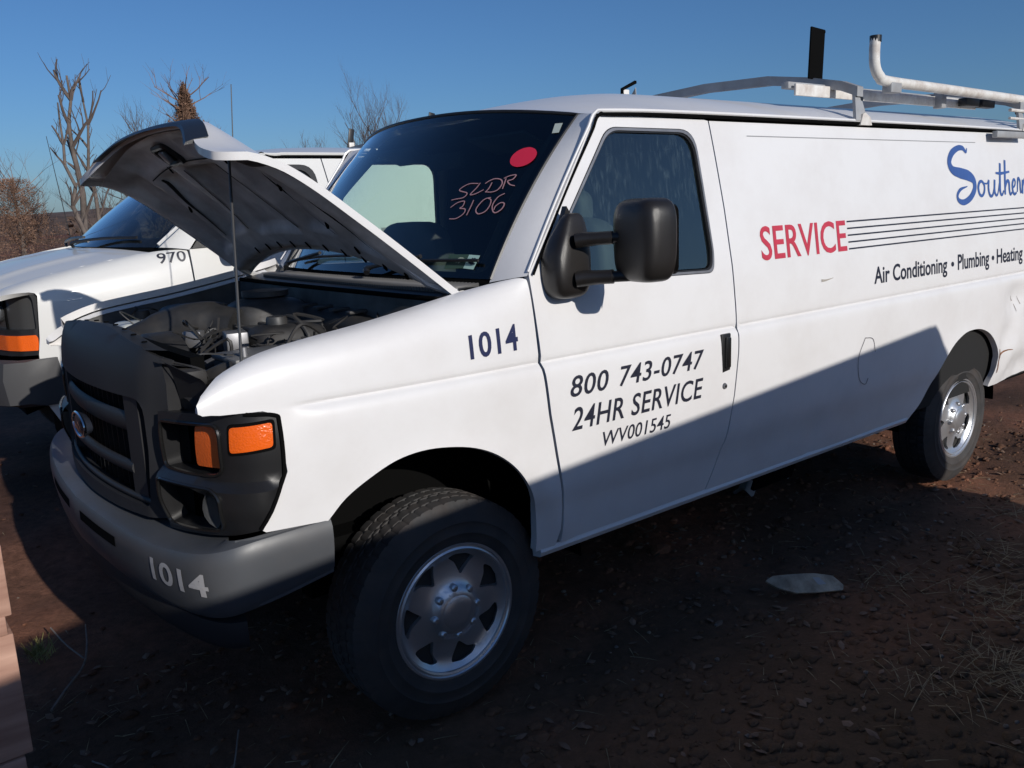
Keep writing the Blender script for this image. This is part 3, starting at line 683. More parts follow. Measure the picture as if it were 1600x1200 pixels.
# headlamp housings wrapping the corner
HP = spline([(-.758, -.600, 0), (-.742, -.70, 0), (-.718, -.80, 0), (-.692, -.872, 0), (-.660, -.925, 0), (-.618, -.955, 0), (-.545, -.972, 0)], 6)
HL = [0.]
for i in range(1, len(HP)): HL.append(HL[-1]+(HP[i]-HP[i-1]).length)
def hpath(w):
    w = max(HL[0], min(HL[-1]-1e-6, w)); i = max(0, int(np.searchsorted(HL, w, 'right'))-1); i = min(i, len(HP)-2)
    t = (w-HL[i])/(HL[i+1]-HL[i]); p = HP[i].lerp(HP[i+1], t)
    d0 = HP[min(i+1, len(HP)-1)]-HP[max(i-1, 0)]; d1 = HP[min(i+2, len(HP)-1)]-HP[i]; d = d0.lerp(d1, t).normalized()
    return p, Vector((d.y, -d.x, 0))
WMAX = HL[-1]
def headlamp(sg):
    def S(dep):
        def f(w, z):
            p, n = hpath(w); n = n if n.dot(Vector((-1, -1, 0))) > 0 else -n
            bulge = .030*sstep(.972, .946, z)*sstep(.78, .90, z)*sstep(WMAX, WMAX-.07, w)+.006*math.sin(min(1, max(0, (z-.98)/.17))*math.pi)
            q = p+n*(bulge-dep)+Vector((.02*(z-1.0), 0, 0)); return (q.x, q.y if sg < 0 else -q.y, z)
        return f
    o = (-.7, sg*.7, 0)
    OUT = [(0, .782), (0, 1.130), (.10, 1.140), (.22, 1.150), (.33, 1.160), (WMAX-.06, 1.158), (WMAX-.016, 1.146), (WMAX-.006, 1.12), (WMAX-.003, .99), (WMAX-.014, .955), (WMAX-.078, .838), (.32, .822), (.2, .806), (.1, .793)]
    h1 = rpoly([(.018, .972), (.018, 1.108), (.16, 1.117), (.283, 1.124), (.296, 1.10), (.296, 1.00), (.27, .982), (.15, .975)], [.02, .02, 0, .02, .02, .02, .02, 0], 3)
    h2 = rpoly([(.022, .806), (.022, .946), (.16, .950), (.278, .952), (.300, .93), (.302, .852), (.28, .832), (.15, .815)], [.02, .02, 0, .02, .02, .02, .02, 0], 3)
    h = panel('headlamp_housing', S(0), OUT, BLACKP, van, [h1, h2], res=.022, depth=.05, out=o)
    panel('lamp_cavity', S(.105), [(-.0+.001, .785), (.001, 1.13), (.34, 1.14), (.34, .80)], BLACK, h, res=.08, depth=0, out=o)
    for hh in (h1, h2):
        P = [Vector(S(-.003)(w, z)) for w, z in resample(hh, .012)]; MB().tube(P+[P[0], P[1]], .0055, 6).build('lens_rim', mat('gloss_black', (.012, .012, .012), .18), h)
    MB().tube([Vector(S(-.002)(q.x, q.y)) for q in spline([(WMAX-.10, 1.155, 0), (WMAX-.024, 1.145, 0), (WMAX-.012, 1.118, 0), (WMAX-.009, .99, 0), (WMAX-.020, .956, 0), (WMAX-.080, .843, 0)], 5)], .006, 6).build('edge_bead', BLACK, h)
    MB().grid(lambda w, t: S(.105*t)(w, .962), np.linspace(.005, .33, 12), (.1, 1)).build('cavity_shelf', BLACK, h)
    panel('corner_signal_lens', S(.016), rpoly([(.165, .994), (.175, 1.110), (.290, 1.118), (.290, 1.0)], .012, 3), AMBERD, h, res=.02, depth=.02, out=o)
    panel('side_marker_lens', S(-.006), rpoly([(WMAX-.142, 1.052), (WMAX-.140, 1.121), (WMAX-.032, 1.128), (WMAX-.034, 1.062)], .010, 3), AMBER, h, res=.015, depth=.012, out=o)
    panel('side_marker_bezel', S(-.002), rpoly([(WMAX-.150, 1.043), (WMAX-.148, 1.129), (WMAX-.024, 1.136), (WMAX-.026, 1.053)], .012, 3), BLACK, h, res=.02, depth=.01, out=o)
    for rdx in (0,):
        rf = MB(); cpos = Vector(S(.055)(.262, .893)); rot = Vector((-.35, sg*.93, 0)).normalized()
        a, b = Vector((0, 0, 1)), rot.cross(Vector((0, 0, 1)))
        rf.loft([[cpos+rot*d+(a*math.sin(t)*1.15+b*math.cos(t))*r for t in np.linspace(0, 2*math.pi, 19)[:-1]] for r, d in ((.012, -.045), (.035, -.034), (.052, -.010), (.060, .014))], True, False).build('headlight_reflector', mat('lamp_reflector', (.55, .57, .60), .25, metal=.9), h)
    return h
headlamp(-1); headlamp(1)
MB().box((-.63, 0, 1.02), (.04, 1.2, .5)).build('radiator', BLACK, van)
# bumper swept round the nose
def bpath(s):
    """s from -1 (near rear end) over 0 (centre) to 1"""
    a = abs(s); sg = 1 if s > 0 else -1
    P = BP; w = a*BPL[-1]; i = max(0, min(len(P)-2, int(np.searchsorted(BPL, w, 'right'))-1)); t = (w-BPL[i])/(BPL[i+1]-BPL[i]); p = P[i].lerp(P[i+1], t)
    d = (P[min(i+2, len(P)-1)]-P[max(i-1, 0)]).normalized(); n = Vector((-d.y, d.x, 0)) ; n = n if n.dot(Vector((-1, .5, 0))) > 0 else -n
    return Vector((p.x, p.y*sg, 0)), Vector((n.x, n.y*sg, 0))
BP = spline([(-.905, 0, 0), (-.892, .30, 0), (-.860, .60, 0), (-.822, .80, 0), (-.785, .905, 0), (-.735, .962, 0), (-.66, .985, 0), (-.55, .995, 0), (-.440, 1.000, 0)], 6)
BPL = [0.]
for i in range(1, len(BP)): BPL.append(BPL[-1]+(BP[i]-BP[i-1]).length)
zt_b = pch([0, .5, .7, .85, 1], [.772, .780, .800, .826, .834]); zb_b = pch([0, .5, .7, .85, 1], [.585, .585, .595, .62, .655])
def brow(s, ins=0):
    p, n = bpath(s); a = abs(s); zt, zb = zt_b(a), zb_b(a); dep = .16*(1-sstep(.6, .85, a))+.02
    return [p-n*dep+Vector((0, 0, zt)), p-n*.035+Vector((0, 0, zt-.004)), p-n*.012+Vector((0, 0, zt-.010)), p-n*.002+Vector((0, 0, zt-.028)), p+Vector((0, 0, zt-.06)), p-n*.002+Vector((0, 0, (zt+zb)/2)), p-n*.012+Vector((0, 0, zb+.03)), p-n*.03+Vector((0, 0, zb+.004)), p-n*.06+Vector((0, 0, zb)), p-n*min(dep, .10)+Vector((0, 0, zb+.01))]
ss = list(np.linspace(-1, 1, 97))
bumper = MB().loft([brow(s) for s in ss], True, True).build('front_bumper', BUMPG, van)
def S_bump(s, z):
    p, n = bpath(s); a = abs(s); zt, zb = zt_b(a), zb_b(a); rows = brow(s)
    zs = [rows[i].z for i in range(3, 8)]
    for i in range(3, 7):
        if rows[i].z >= z >= rows[i+1].z: return rows[i].lerp(rows[i+1], (rows[i].z-z)/(rows[i].z-rows[i+1].z))
    return rows[5]+Vector((0, 0, z-rows[5].z))
decal('fleet_number', '1014', lambda s, z: S_bump(s, z), (-.455, .630, -.652, .728) if False else (-.640, .640, -.440, .735), DECALG, bumper, offset=.02, lift=.003, out=(-1, -1, 0)) if False else None
val = []
for s in np.linspace(-.80, .80, 61):
    p, n = bpath(s); val.append([p-n*.035+Vector((0, 0, .585)), p-n*.030+Vector((0, 0, .53)), p-n*.045+Vector((0, 0, .505)), p-n*.075+Vector((0, 0, .51)), p-n*.075+Vector((0, 0, .59))])
MB().loft(val).build('lower_valance', GRAYP, bumper)
for s0, s1 in ((-.33, -.06), (.06, .33)):
    MB().grid(lambda s, t: S_bump(s, .735-.032*t)-Vector((.0015*0, 0, 0))+bpath(s)[1]*.0015, np.linspace(s0, s1, 16), (0, 1)).build('bumper_slot', BLACK, bumper, False)
def bumper_text(txt, s0, s1, z0, z1):
    # path parameter runs with image left-to-right on the near half: s0 nearer the centre
    decal('fleet_number', txt, lambda u, v: S_bump(u, v), (s0, z0, s1, z1), DECALG, bumper, offset=.02, lift=.003, out=(-.8, -.6, 0))
bumper_text('1014', -.525, -.725, .672, .740)
# rust where the rear arch was hit
RUST = mat('rust_patch', (.20, .085, .035), .9, noise_scale=30, noise_amt=.5)
stroke('rust_patch', [([(3.822, .735), (3.842, .69), (3.846, .64), (3.836, .59)], [.006, .020, .016, .004]), ([(3.85, .70), (3.93, .715), (3.99, .712)], [.014, .007, .003])], S_side, RUST, bodyL)
stroke('dent_scratch', [([(3.98, 1.03), (4.02, .995), (4.05, .93)], [.004, .010, .003]), ([(4.07, 1.02), (4.10, .97)], [.003, .008])], S_side, mat('bare_scratch', (.34, .31, .29), .7), bodyL)
# ---- engine bay
ENG = mat('engine_black', (.022, .022, .023), .55, noise_scale=14, noise_amt=.4, dirt=(.05, .043, .038), dirt_amt=.6, dirt_scale=9)
ENGG = mat('engine_grey', (.065, .066, .068), .5, metal=.3, noise_scale=14, noise_amt=.4, dirt=(.05, .04, .034), dirt_amt=.6, dirt_scale=9)
APR = mat('apron_primer', (.07, .07, .07), .6, noise_scale=7, noise_amt=.3, dirt=(.05, .04, .035), dirt_amt=.6, dirt_scale=6)
for sg in (-1, 1):
    MB().grid(lambda x, t: (x, sg*(f_yt(x)-.035-.06*t), f_zt(x)-.02-.32*t), np.linspace(-.66, .20, 14), (0, .08, .4, 1)).build('inner_fender', APR, van)
    MB().grid(lambda x, t: (x, sg*(f_yt(x)-.004-.035*t), f_zt(x)-.006-.012*t), np.linspace(-.66, .22, 20), (0, 1)).build('fender_flange', WHITE, van)
    # wheel wells, inner and outer
    for cx, R_, y0, name in ((-.06, .60, .60, 'wheel_well'), (3.36, .56, .62, 'wheel_well')):
        MB().grid(lambda a, y: (cx+R_*math.cos(a)*1.0, sg*y, .40+R_*math.sin(a)), np.linspace(.02, math.pi-(.45 if cx < 1 else .05), 26), (y0, .955)).build(name, BLACK, van)
        MB().grid(lambda a, t: (cx+R_*t*math.cos(a), sg*y0, .40+R_*t*math.sin(a)), np.linspace(.02, math.pi-(.45 if cx < 1 else .05), 26), (.01, 1)).build('well_liner', BLACK, van)
MB().box((.20, 0, 1.20), (.05, 1.62, .38)).build('firewall', APR, van)
MB().box((-.2, 0, .62), (.95, 1.4, .05)).build('engine_floor', BLACK, van)
MB().box((-.655, 0, 1.215), (.07, 1.30, .05), bev=.012).build('radiator_support', ENG, van)
MB().grid(lambda y, t: (-.74+.13*t, y, 1.262-.035*t+.006*math.sin(y*30)), np.linspace(-.60, .60, 25), (0, .4, 1)).build('radiator_shroud', ENG, van)
engine = MB().box((-.12, .0, .98), (.62, .62, .38), bev=.05).build('engine_block', ENG, van)
def part(name, mb, m=ENG, par=None): return mb.build(name, m, par or engine)
part('intake_plenum', MB().add(*superell((-.10, -.05, 1.19), (.46, .36, .16), .5, .5)), ENGG)
for i in range(5): part('intake_rib', MB().box((-.28+.085*i, -.05, 1.268), (.022, .30, .022), bev=.006), ENGG)
part('air_tube', MB().tube(spline([(-.56, .28, 1.20), (-.44, .22, 1.25), (-.34, .14, 1.27), (-.26, .04, 1.25)], 6), [.085]*4+[.09]*10+[.08]*5, 16))
part('air_filter_box', MB().add(*superell((-.26, .47, 1.215), (.30, .32, .22), .5, .45)))
part('air_filter_lid', MB().add(*superell((-.11, .12, 1.255), (.30, .30, .20), .6, .6)), ENGG)
part('throttle_body', MB().lathe([(.001, 0), (.07, 0), (.075, .02), (.07, .12), (.09, .13), (.09, .15), (.001, .15)], (-.10, .14, 1.23), 'z', 20), ENGG)
part('alternator', MB().lathe([(.001, -.06), (.075, -.06), (.085, -.03), (.085, .05), (.06, .07), (.001, .07)], (-.43, -.24, 1.12), 'x', 22), STEEL)
part('pulley', MB().lathe([(.001, -.02), (.055, -.02), (.06, 0), (.045, .01), (.06, .02), (.001, .03)], (-.50, -.08, 1.08), 'x', 22), STEEL)
part('fan_shroud', MB().lathe([(.28, -.02), (.30, 0), (.30, .09), (.27, .09), (.27, 0)], (-.60, 0, .98), 'x', 36))
battery = MB().box((-.40, -.55, 1.135), (.27, .20, .20), bev=.01).build('battery', ENG, van)
MB().box((-.40, -.55, 1.243), (.275, .205, .018), bev=.006).build('battery_lid', mat('battery_grey', (.16, .16, .16), .5), battery)
for k in (-.09, .09): MB().lathe([(.001, .03), (.012, .03), (.014, 0)], (-.40+k, -.60, 1.25), 'z', 10).build('terminal', STEEL, battery)
res = MB().add(*superell((-.47, .57, 1.205), (.18, .20, .13), .4, .35)).build('coolant_reservoir', mat('tank_white', (.60, .62, .58), .4, noise_scale=8, noise_amt=.2), van)
MB().lathe([(.001, .04), (.028, .04), (.032, .03), (.032, 0)], (-.44, .62, 1.265), 'z', 16).build('reservoir_cap', ENG, res)
MB().add(*superell((-.53, .40, 1.19), (.09, .14, .13), .4, .35)).build('washer_bottle', mat('coolant_green', (.02, .40, .17), .3), van)
MB().box((-.05, -.62, 1.17), (.20, .14, .09), bev=.012).build('fuse_box', ENGG, van)
MB().lathe([(.001, .05), (.045, .05), (.055, .03), (.05, -.05), (.001, -.05)], (.02, -.70, 1.26), 'z', 16).build('brake_reservoir', mat('tank_yellow', (.32, .30, .22), .4), van)
MB().lathe([(.001, -.05), (.11, -.05), (.125, 0), (.11, .05), (.001, .05)], (.12, -.45, 1.18), 'x', 24).build('brake_booster', ENG, van)
MB().add(*superell((.07, .02, 1.215), (.20, 1.05, .20), .45, .35)).build('engine_cover_rear', ENG, engine)
for k in range(7): MB().box((.06, -.38+.13*k, 1.318), (.16, .035, .012), bev=.004).build('cover_rib', ENGG, engine)
MB().add(*superell((-.22, -.30, 1.20), (.26, .20, .20), .5, .45)).build('valve_cover', ENG, engine)
MB().lathe([(.001, .03), (.032, .03), (.036, .02), (.036, 0)], (-.25, -.30, 1.295), 'z', 16).build('oil_cap', ENGG, engine)
random.seed(3)
HOSES = [[(-.55, -.30, 1.16), (-.45, -.36, 1.22), (-.30, -.30, 1.22), (-.2, -.24, 1.14)], [(-.58, .10, 1.10), (-.50, .05, 1.19), (-.36, -.12, 1.20), (-.30, -.14, 1.12)],
         [(-.3, -.42, 1.15), (-.1, -.46, 1.24), (.06, -.40, 1.24), (.15, -.36, 1.18)], [(-.32, .30, 1.22), (-.12, .42, 1.26), (.08, .38, 1.24), (.17, .30, 1.2)],
         [(-.62, -.52, 1.18), (-.52, -.62, 1.23), (-.36, -.70, 1.22), (-.16, -.70, 1.22)], [(.0, .1, 1.30), (.05, .22, 1.30), (.12, .34, 1.26), (.16, .5, 1.24)],
         [(-.2, .5, 1.2), (-.05, .6, 1.26), (.1, .62, 1.24), (.17, .6, 1.2)], [(-.66, -.66, 1.13), (-.60, -.72, 1.155), (-.58, -.80, 1.16), (-.62, -.86, 1.14)]]
for i, h in enumerate(HOSES): part('hose', MB().tube(spline(h, 6), .013+.008*(i % 3), 8), ENG, van)
for i in range(44):
    x, y = random.uniform(-.55, .14), random.uniform(-.66, .66); P = [(x, y, 1.22+random.uniform(0, .08))]
    for k in range(4): P.append((P[-1][0]+random.uniform(-.10, .10), P[-1][1]+random.uniform(-.10, .10), 1.20+random.uniform(0, .13)))
    MB().tube(spline(P, 5), random.choice((.003, .004, .006)), 5).build('cable', random.choice((ENG, ENG, ENGG)), van)
for i in range(34):
    x, y = random.uniform(-.56, .12), random.uniform(-.66, .66); z = 1.17+random.uniform(0, .09)
    MB().box((x, y, z), (random.uniform(.03, .11), random.uniform(.03, .10), random.uniform(.03, .09)), Matrix.Rotation(random.uniform(0, 3), 3, 'Z'), .006).build('bracket', random.choice((ENG, ENGG, STEEL, ENG)), van)
# deflector beside the grille corner
for sg in (-1, 1):
    MB().grid(lambda a, t: (-.735+.05*t+.05*a, sg*(.585+.16*a+.02*math.sin(t*3)), 1.275-.15*t*t-.04*a), np.linspace(0, 1, 10), np.linspace(0, 1, 8)).build('corner_deflector', GRAYP, van)
    MB().grid(lambda a, t: (-.69+.10*t, sg*(.60+.26*a), 1.155+.008*math.sin(a*9)+.02*t), np.linspace(0, 1, 10), (0, 1)).build('lamp_shelf', ENG, van)
# cowl with louvres
def cowl(u, t):
    a = WS(u, -.02)+Vector((-.005, 0, -.012)); b = Vector((.068+.012*u*u, .845*u, 1.386)); return a.lerp(b, t)+Vector((0, 0, .012*math.sin(t*math.pi)))
cw = MB().grid(cowl, np.linspace(-.99, .99, 41), np.linspace(0, 1, 7)).build('cowl_panel', BLACKP, van)
MB().grid(lambda u, t: (lambda p: (p.x-.01-.02*t, p.y, p.z-.13*t))(cowl(u, 1.0)), np.linspace(-.98, .98, 31), (0, .3, 1)).build('cowl_wall', APR, van)
MB().tube([cowl(u, 1.0)+Vector((-.01, 0, -.004)) for u in np.linspace(-.97, .97, 40)], .009, 8).build('hood_seal_strip', BLACK, van)
sl0 = None
for i in range(88):
    u = -.965+i*.0195
    a, b = cowl(u, .06), cowl(u+.03, .80); mid = (a+b)/2; L = (b-a).length; ang = math.atan2(b.y-a.y, b.x-a.x); pt = math.asin((b.z-a.z)/L)
    if sl0 is None: o = sl0 = MB().box((0, 0, 0), (1, .0085, .016), bev=.003).build('slat', mat('louvre_grey', (.13, .127, .125), .6), cw)
    else: o = sl0.copy(); col.objects.link(o)
    o.location = mid+Vector((0, 0, .006)); o.rotation_euler = (0, -pt, ang); o.scale = (L, 1, 1)
# wipers
for u0, u1 in ((-.30, -.93), (.62, -.05)):
    a = cowl(u0, .35)+Vector((0, 0, .03)); b = WS((u0+u1)/2, .07)+Vector((-.02, 0, .025)); c = WS(u1, .075)+Vector((-.014, 0, .014)); d = WS(u0, .035)+Vector((-.014, 0, .014))
    w = MB().tube(spline([a, a+Vector((.02, 0, .02)), b], 6), [.012]*6+[.008]*7, 8).build('wiper_arm', BLACKP, van)
    MB().tube([d.lerp(c, t)+Vector((-.006*math.sin(t*3.1), 0, .006*math.sin(t*3.1))) for t in np.linspace(0, 1, 9)], .006, 6).build('wiper_blade', BLACKP, w)
# antenna on the far fender
MB().tube([(.085, .90, 1.41), (.10, .90, 1.6), (.15, .90, 2.262)], [.004, .003, .0022], 6).build('antenna', BLACKP, van)
MB().lathe([(.001, .03), (.012, .028), (.018, 0), (.018, -.02)], (.085, .90, 1.405), 'z', 14).build('antenna_base', BLACKP, van)

# ---- marks written on the glass (u across, v up), traced stroke by stroke
WSo = (-.7, 0, .7)
MARKS = []
def wsline(pts, w=.006): MARKS.append((pts, [w, w*1.1, w]))
LN = [[(-0.731, 0.519), (-0.678, 0.515), (-0.641, 0.478), (-0.693, 0.461), (-0.685, 0.435), (-0.646, 0.425), (-0.62, 0.418)], [(-0.74, 0.523), (-0.732, 0.491), (-0.716, 0.453), (-0.743, 0.458), (-0.776, 0.483)], [(-0.768, 0.519), (-0.781, 0.535), (-0.806, 0.55), (-0.838, 0.546), (-0.855, 0.522), (-0.849, 0.486), (-0.825, 0.471), (-0.79, 0.47)], [(-0.801, 0.527), (-0.8, 0.493), (-0.791, 0.468)], [(-0.861, 0.554), (-0.866, 0.522), (-0.87, 0.491)], [(-0.85, 0.554), (-0.873, 0.571), (-0.9, 0.577), (-0.896, 0.551), (-0.876, 0.539), (-0.895, 0.519), (-0.921, 0.512)], [(-0.635, 0.375), (-0.665, 0.404), (-0.7, 0.413), (-0.704, 0.385), (-0.693, 0.372), (-0.724, 0.368), (-0.727, 0.342), (-0.697, 0.314), (-0.658, 0.311)], [(-0.749, 0.421), (-0.75, 0.386), (-0.748, 0.333)], [(-0.833, 0.439), (-0.805, 0.427), (-0.788, 0.391), (-0.787, 0.361), (-0.809, 0.343), (-0.838, 0.359), (-0.847, 0.393), (-0.84, 0.424), (-0.822, 0.434)], [(-0.892, 0.465), (-0.868, 0.442), (-0.86, 0.398), (-0.874, 0.364), (-0.893, 0.353), (-0.914, 0.375), (-0.915, 0.405), (-0.896, 0.411), (-0.878, 0.39), (-0.878, 0.369)]]
EL = [(-0.93, 0.735), (-0.939, 0.721), (-0.944, 0.706), (-0.945, 0.689), (-0.942, 0.672), (-0.936, 0.657), (-0.926, 0.644), (-0.914, 0.634), (-0.899, 0.628), (-0.884, 0.625), (-0.869, 0.628), (-0.856, 0.634), (-0.844, 0.644), (-0.836, 0.657), (-0.831, 0.672), (-0.83, 0.689), (-0.833, 0.705), (-0.84, 0.721), (-0.85, 0.734), (-0.863, 0.745), (-0.877, 0.751), (-0.892, 0.754), (-0.906, 0.751), (-0.919, 0.745)]
ST1 = [(-0.85, 0.12), (-0.908, 0.118), (-0.901, 0.044), (-0.845, 0.048)]
ST2 = [(-0.744, 0.118), (-0.848, 0.121), (-0.844, 0.048), (-0.739, 0.041)]
FOUR = [[(-0.879, 0.103), (-0.866, 0.081), (-0.892, 0.075)], [(-0.889, 0.104), (-0.878, 0.069)]]
SW = [(-0.797, 0.075), (-0.799, 0.092), (-0.811, 0.1), (-0.831, 0.095), (-0.815, 0.081), (-0.808, 0.074)]
TAB = [(-0.935, 0.921), (-0.967, 0.929), (-0.978, 0.862), (-0.95, 0.854)]
stroke('marker_writing', [([(a, b) for a, b in l], [.0048, .006, .0048]) for l in LN], WS, PINK, ws, lift=.003, out=WSo)
panel('red_sticker', lambda u, v: WS(u, v)+Vector((-.0025, 0, .0025)), EL, REDST, ws, res=.03, depth=0, out=WSo)
panel('inspection_sticker', lambda u, v: WS(u, v)+Vector((-.002, 0, .002)), ST1, mat('sticker_pale', (.32, .48, .44), .5), ws, res=.03, depth=0, out=WSo)
panel('inspection_sticker', lambda u, v: WS(u, v)+Vector((-.002, 0, .002)), ST2, mat('sticker_dark', (.035, .07, .05), .5), ws, res=.03, depth=0, out=WSo)
stroke('sticker_figure', [(l, [.009, .010]) for l in FOUR], WS, DECALK, ws, lift=.004, out=WSo)
stroke('sticker_swirl', [(SW, [.006, .010, .008])], WS, mat('swirl', (.3, .36, .28), .5), ws, lift=.004, out=WSo)
panel('mirror_tab', lambda u, v: WS(u, v)+Vector((-.002, 0, .002)), TAB, mat('tab_pale', (.35, .40, .37), .5), ws, res=.03, depth=0, out=WSo)

# ---- tow mirror
def make_mirror(sg):
    f = lambda p: (p[0], p[1]*-sg, p[2])
    def shp(p):
        # flat towards the door, rounder outside, tapering upward into the sail
        k = sstep(-.02, .15, p.z); p.x = p.x*(1-.45*k)+.035*k; p.y = p.y*(1-.55*k); return p
    V, F = superell((.462, -1.000, 1.495), (.160, .115, .275), .5, .5, 30, 20, shp)
    b = MB().add([f(v) for v in V], F).build('mirror_base', MIRRORP, doorL if sg < 0 else doorR)
    MB().prism([(.400, 1.43), (.520, 1.42), (.512, 1.62), (.487, 1.655)], f((0, -.962, 0)), (1, 0, 0), (0, 0, 1), f((0, -1, 0)), .022).build('mirror_sail', MIRRORP, b)
    for z, w in ((1.548, .021), (1.425, .023)):
        P = [f(p) for p in ((.455, -1.055, z-.004), (.475, -1.075, z), (.50, -1.11, z+.002), (.525, -1.155, z+.004))]
        MB().tube(P, [w*1.1, w*1.15, w, w], 12).build('mirror_arm', MIRRORP, b)
        P = [f(p) for p in ((.515, -1.135, z+.003), (.56, -1.205, z+.006))]
        MB().tube(P, w*.8, 12).build('arm_sleeve', BLACKP, b)
    def hd(p):
        s = 1-.10*sstep(.0, -.15, p.z); p.y *= s
        if p.x > 0: p.x *= .6
        p.x += -.02*math.cos(p.y*9)*0; return p
    V, F = superell((0, 0, 0), (.165, .210, .260), .44, .50, 36, 24, hd); rz = Matrix.Rotation(R(-9), 3, 'Z')
    c = Vector((.600, -1.235, 1.540))
    h = MB().add([f(c+rz@v) for v in V], F).build('mirror_head', MIRRORP, b)
    MB().tube([f(c+rz@Vector((-.094-.0*(t), -.075+.15*0+.12*math.sin(t*1.57)*.55+.0, .055-.17*t+.03*math.cos(t*1.57))) ) for t in np.linspace(0, 1, 10)], .003, 5).build('mirror_crease', MIRRORP, h) if False else None
    panel('mirror_glass', lambda u, v: f(c+rz@Vector((.0505, u, v))), rpoly([(-.088, -.108), (.088, -.108), (.088, .108), (-.088, .108)], .03), CHROME, h, res=.05, depth=0, out=(1, 0, 0))
make_mirror(-1); make_mirror(1)

# ---- cab interior
dash = MB().loft([[(x0, y, z) for x0, z in ((.16, 1.36), (.24, 1.395), (.40, 1.385+.03*math.exp(-((y+.38)/.22)**2)), (.52, 1.355+.06*math.exp(-((y+.38)/.2)**2)), (.60, 1.30+.06*math.exp(-((y+.38)/.2)**2)), (.58, 1.10), (.50, .95), (.2, .95))] for y in np.linspace(-.80, .80, 25)]).build('dashboard', INT, van)
MB().add(*superell((.58, .10, 1.02), (.66, .50, .50), .4, .4)).build('engine_cover', INT, van)
st = MB(); cs = Vector((.70, -.40, 1.30)); ax = Vector((.55, 0, .83)).normalized(); a1 = Vector((0, 1, 0)); a2 = ax.cross(a1)
ring = [cs+(a1*math.cos(t)+a2*math.sin(t))*.19 for t in np.linspace(0, 2*math.pi, 33)]
st.tube(ring, .016, 8, False)
sw = st.build('steering_wheel', INTD, van)
for t in (-.3, 3.44, 4.71): MB().tube([cs-ax*.03, cs+(a1*math.cos(t)+a2*math.sin(t))*.19], .016, 6).build('spoke', INTD, sw)
MB().add(*superell(cs-ax*.02, (.14, .16, .07), .6, .6)).build('airbag_hub', INTD, sw)
for s in (-1, 1):
    seat = MB().add(*superell((.78, s*.48, .95), (.52, .50, .18), .5, .4)).build('seat', INT, van)
    MB().add(*superell((.93-.10*(s > 0), s*.50, 1.29), (.16, .54, .64), .5, .4)).build('backrest', INT, seat)
    if s < 0: MB().add(*superell((.96, s*.46, 1.64), (.10, .26, .16), .6, .5)).build('headrest', INT, seat)
    # inner door trims and pillars
    MB().grid(lambda x, z: (x, s*(prof_y(z)-.075), z), np.linspace(.40, 1.36, 8), np.linspace(.55, 1.375, 8)).build('door_trim', INT, van)
    MB().grid(lambda x, z: (x, s*(prof_y(z)-.04), z), np.linspace(1.30, 4.75, 12), np.linspace(.5, 1.96, 8)).build('side_lining', INTD, van)
    P = [WS(s*.93, .02)+Vector((.03, -s*.02, -.02)), WS(s*.93, .5)+Vector((.035, -s*.02, -.02)), WS(s*.92, 1)+Vector((.05, -s*.02, -.03))]
    MB().tube(spline(P, 6), .028, 8).build('pillar_trim', INTD, van)
MB().tube(spline([(.43, .745, 1.58), (.46, .700, 1.62), (.50, .685, 1.68), (.55, .690, 1.74), (.585, .735, 1.80)], 6), .016, 10).build('grab_handle', INT, van)
MB().box((1.56, 0, 1.20), (.03, 1.70, 1.36)).build('bulkhead', INTD, van)
MB().grid(lambda u, x: (lambda p: (p[0]+.02, p[1]*.97, p[2]-.035))(S_roof(u, x)), np.linspace(-1, 1, 13), np.linspace(.78, 4.75, 20)).build('headliner', INT, van)
MB().box((2.5, 0, .50), (4.6, 1.80, .05)).build('floor_pan', BLACK, van)
for s in (-1, 1):
    MB().box((2.2, s*.45, .42), (5.0, .08, .12)).build('chassis_rail', BLACK, van)
    MB().box((.74, s*.38, 1.905), (.16, .36, .012), Matrix.Rotation(R(20), 3, 'Y'), .004).build('sun_visor', INT, van)
MB().box((.70, 0, 1.86), (.03, .24, .07), bev=.015).build('rear_view_mirror', INTD, van)
# axles and wheels
for x in (0, 3.505): MB().tube([(x, -.80, .37), (x, .80, .37)], .05, 10).build('axle', BLACK, van)
place_wheel(van, (0, -.828, .374), False, 0, .15); place_wheel(van, (3.505, -.836, .370), False, 0, .9)
place_wheel(van, (0, .828, .374), True, 0, .5); place_wheel(van, (3.505, .836, .370), True, 0, 1.3)
# loose plastic hanging from the sill
MB().box((1.85, -.86, .40), (.30, .02, .10), Matrix.Rotation(.3, 3, 'X'), .004).build('step_bracket', BLACK, van)
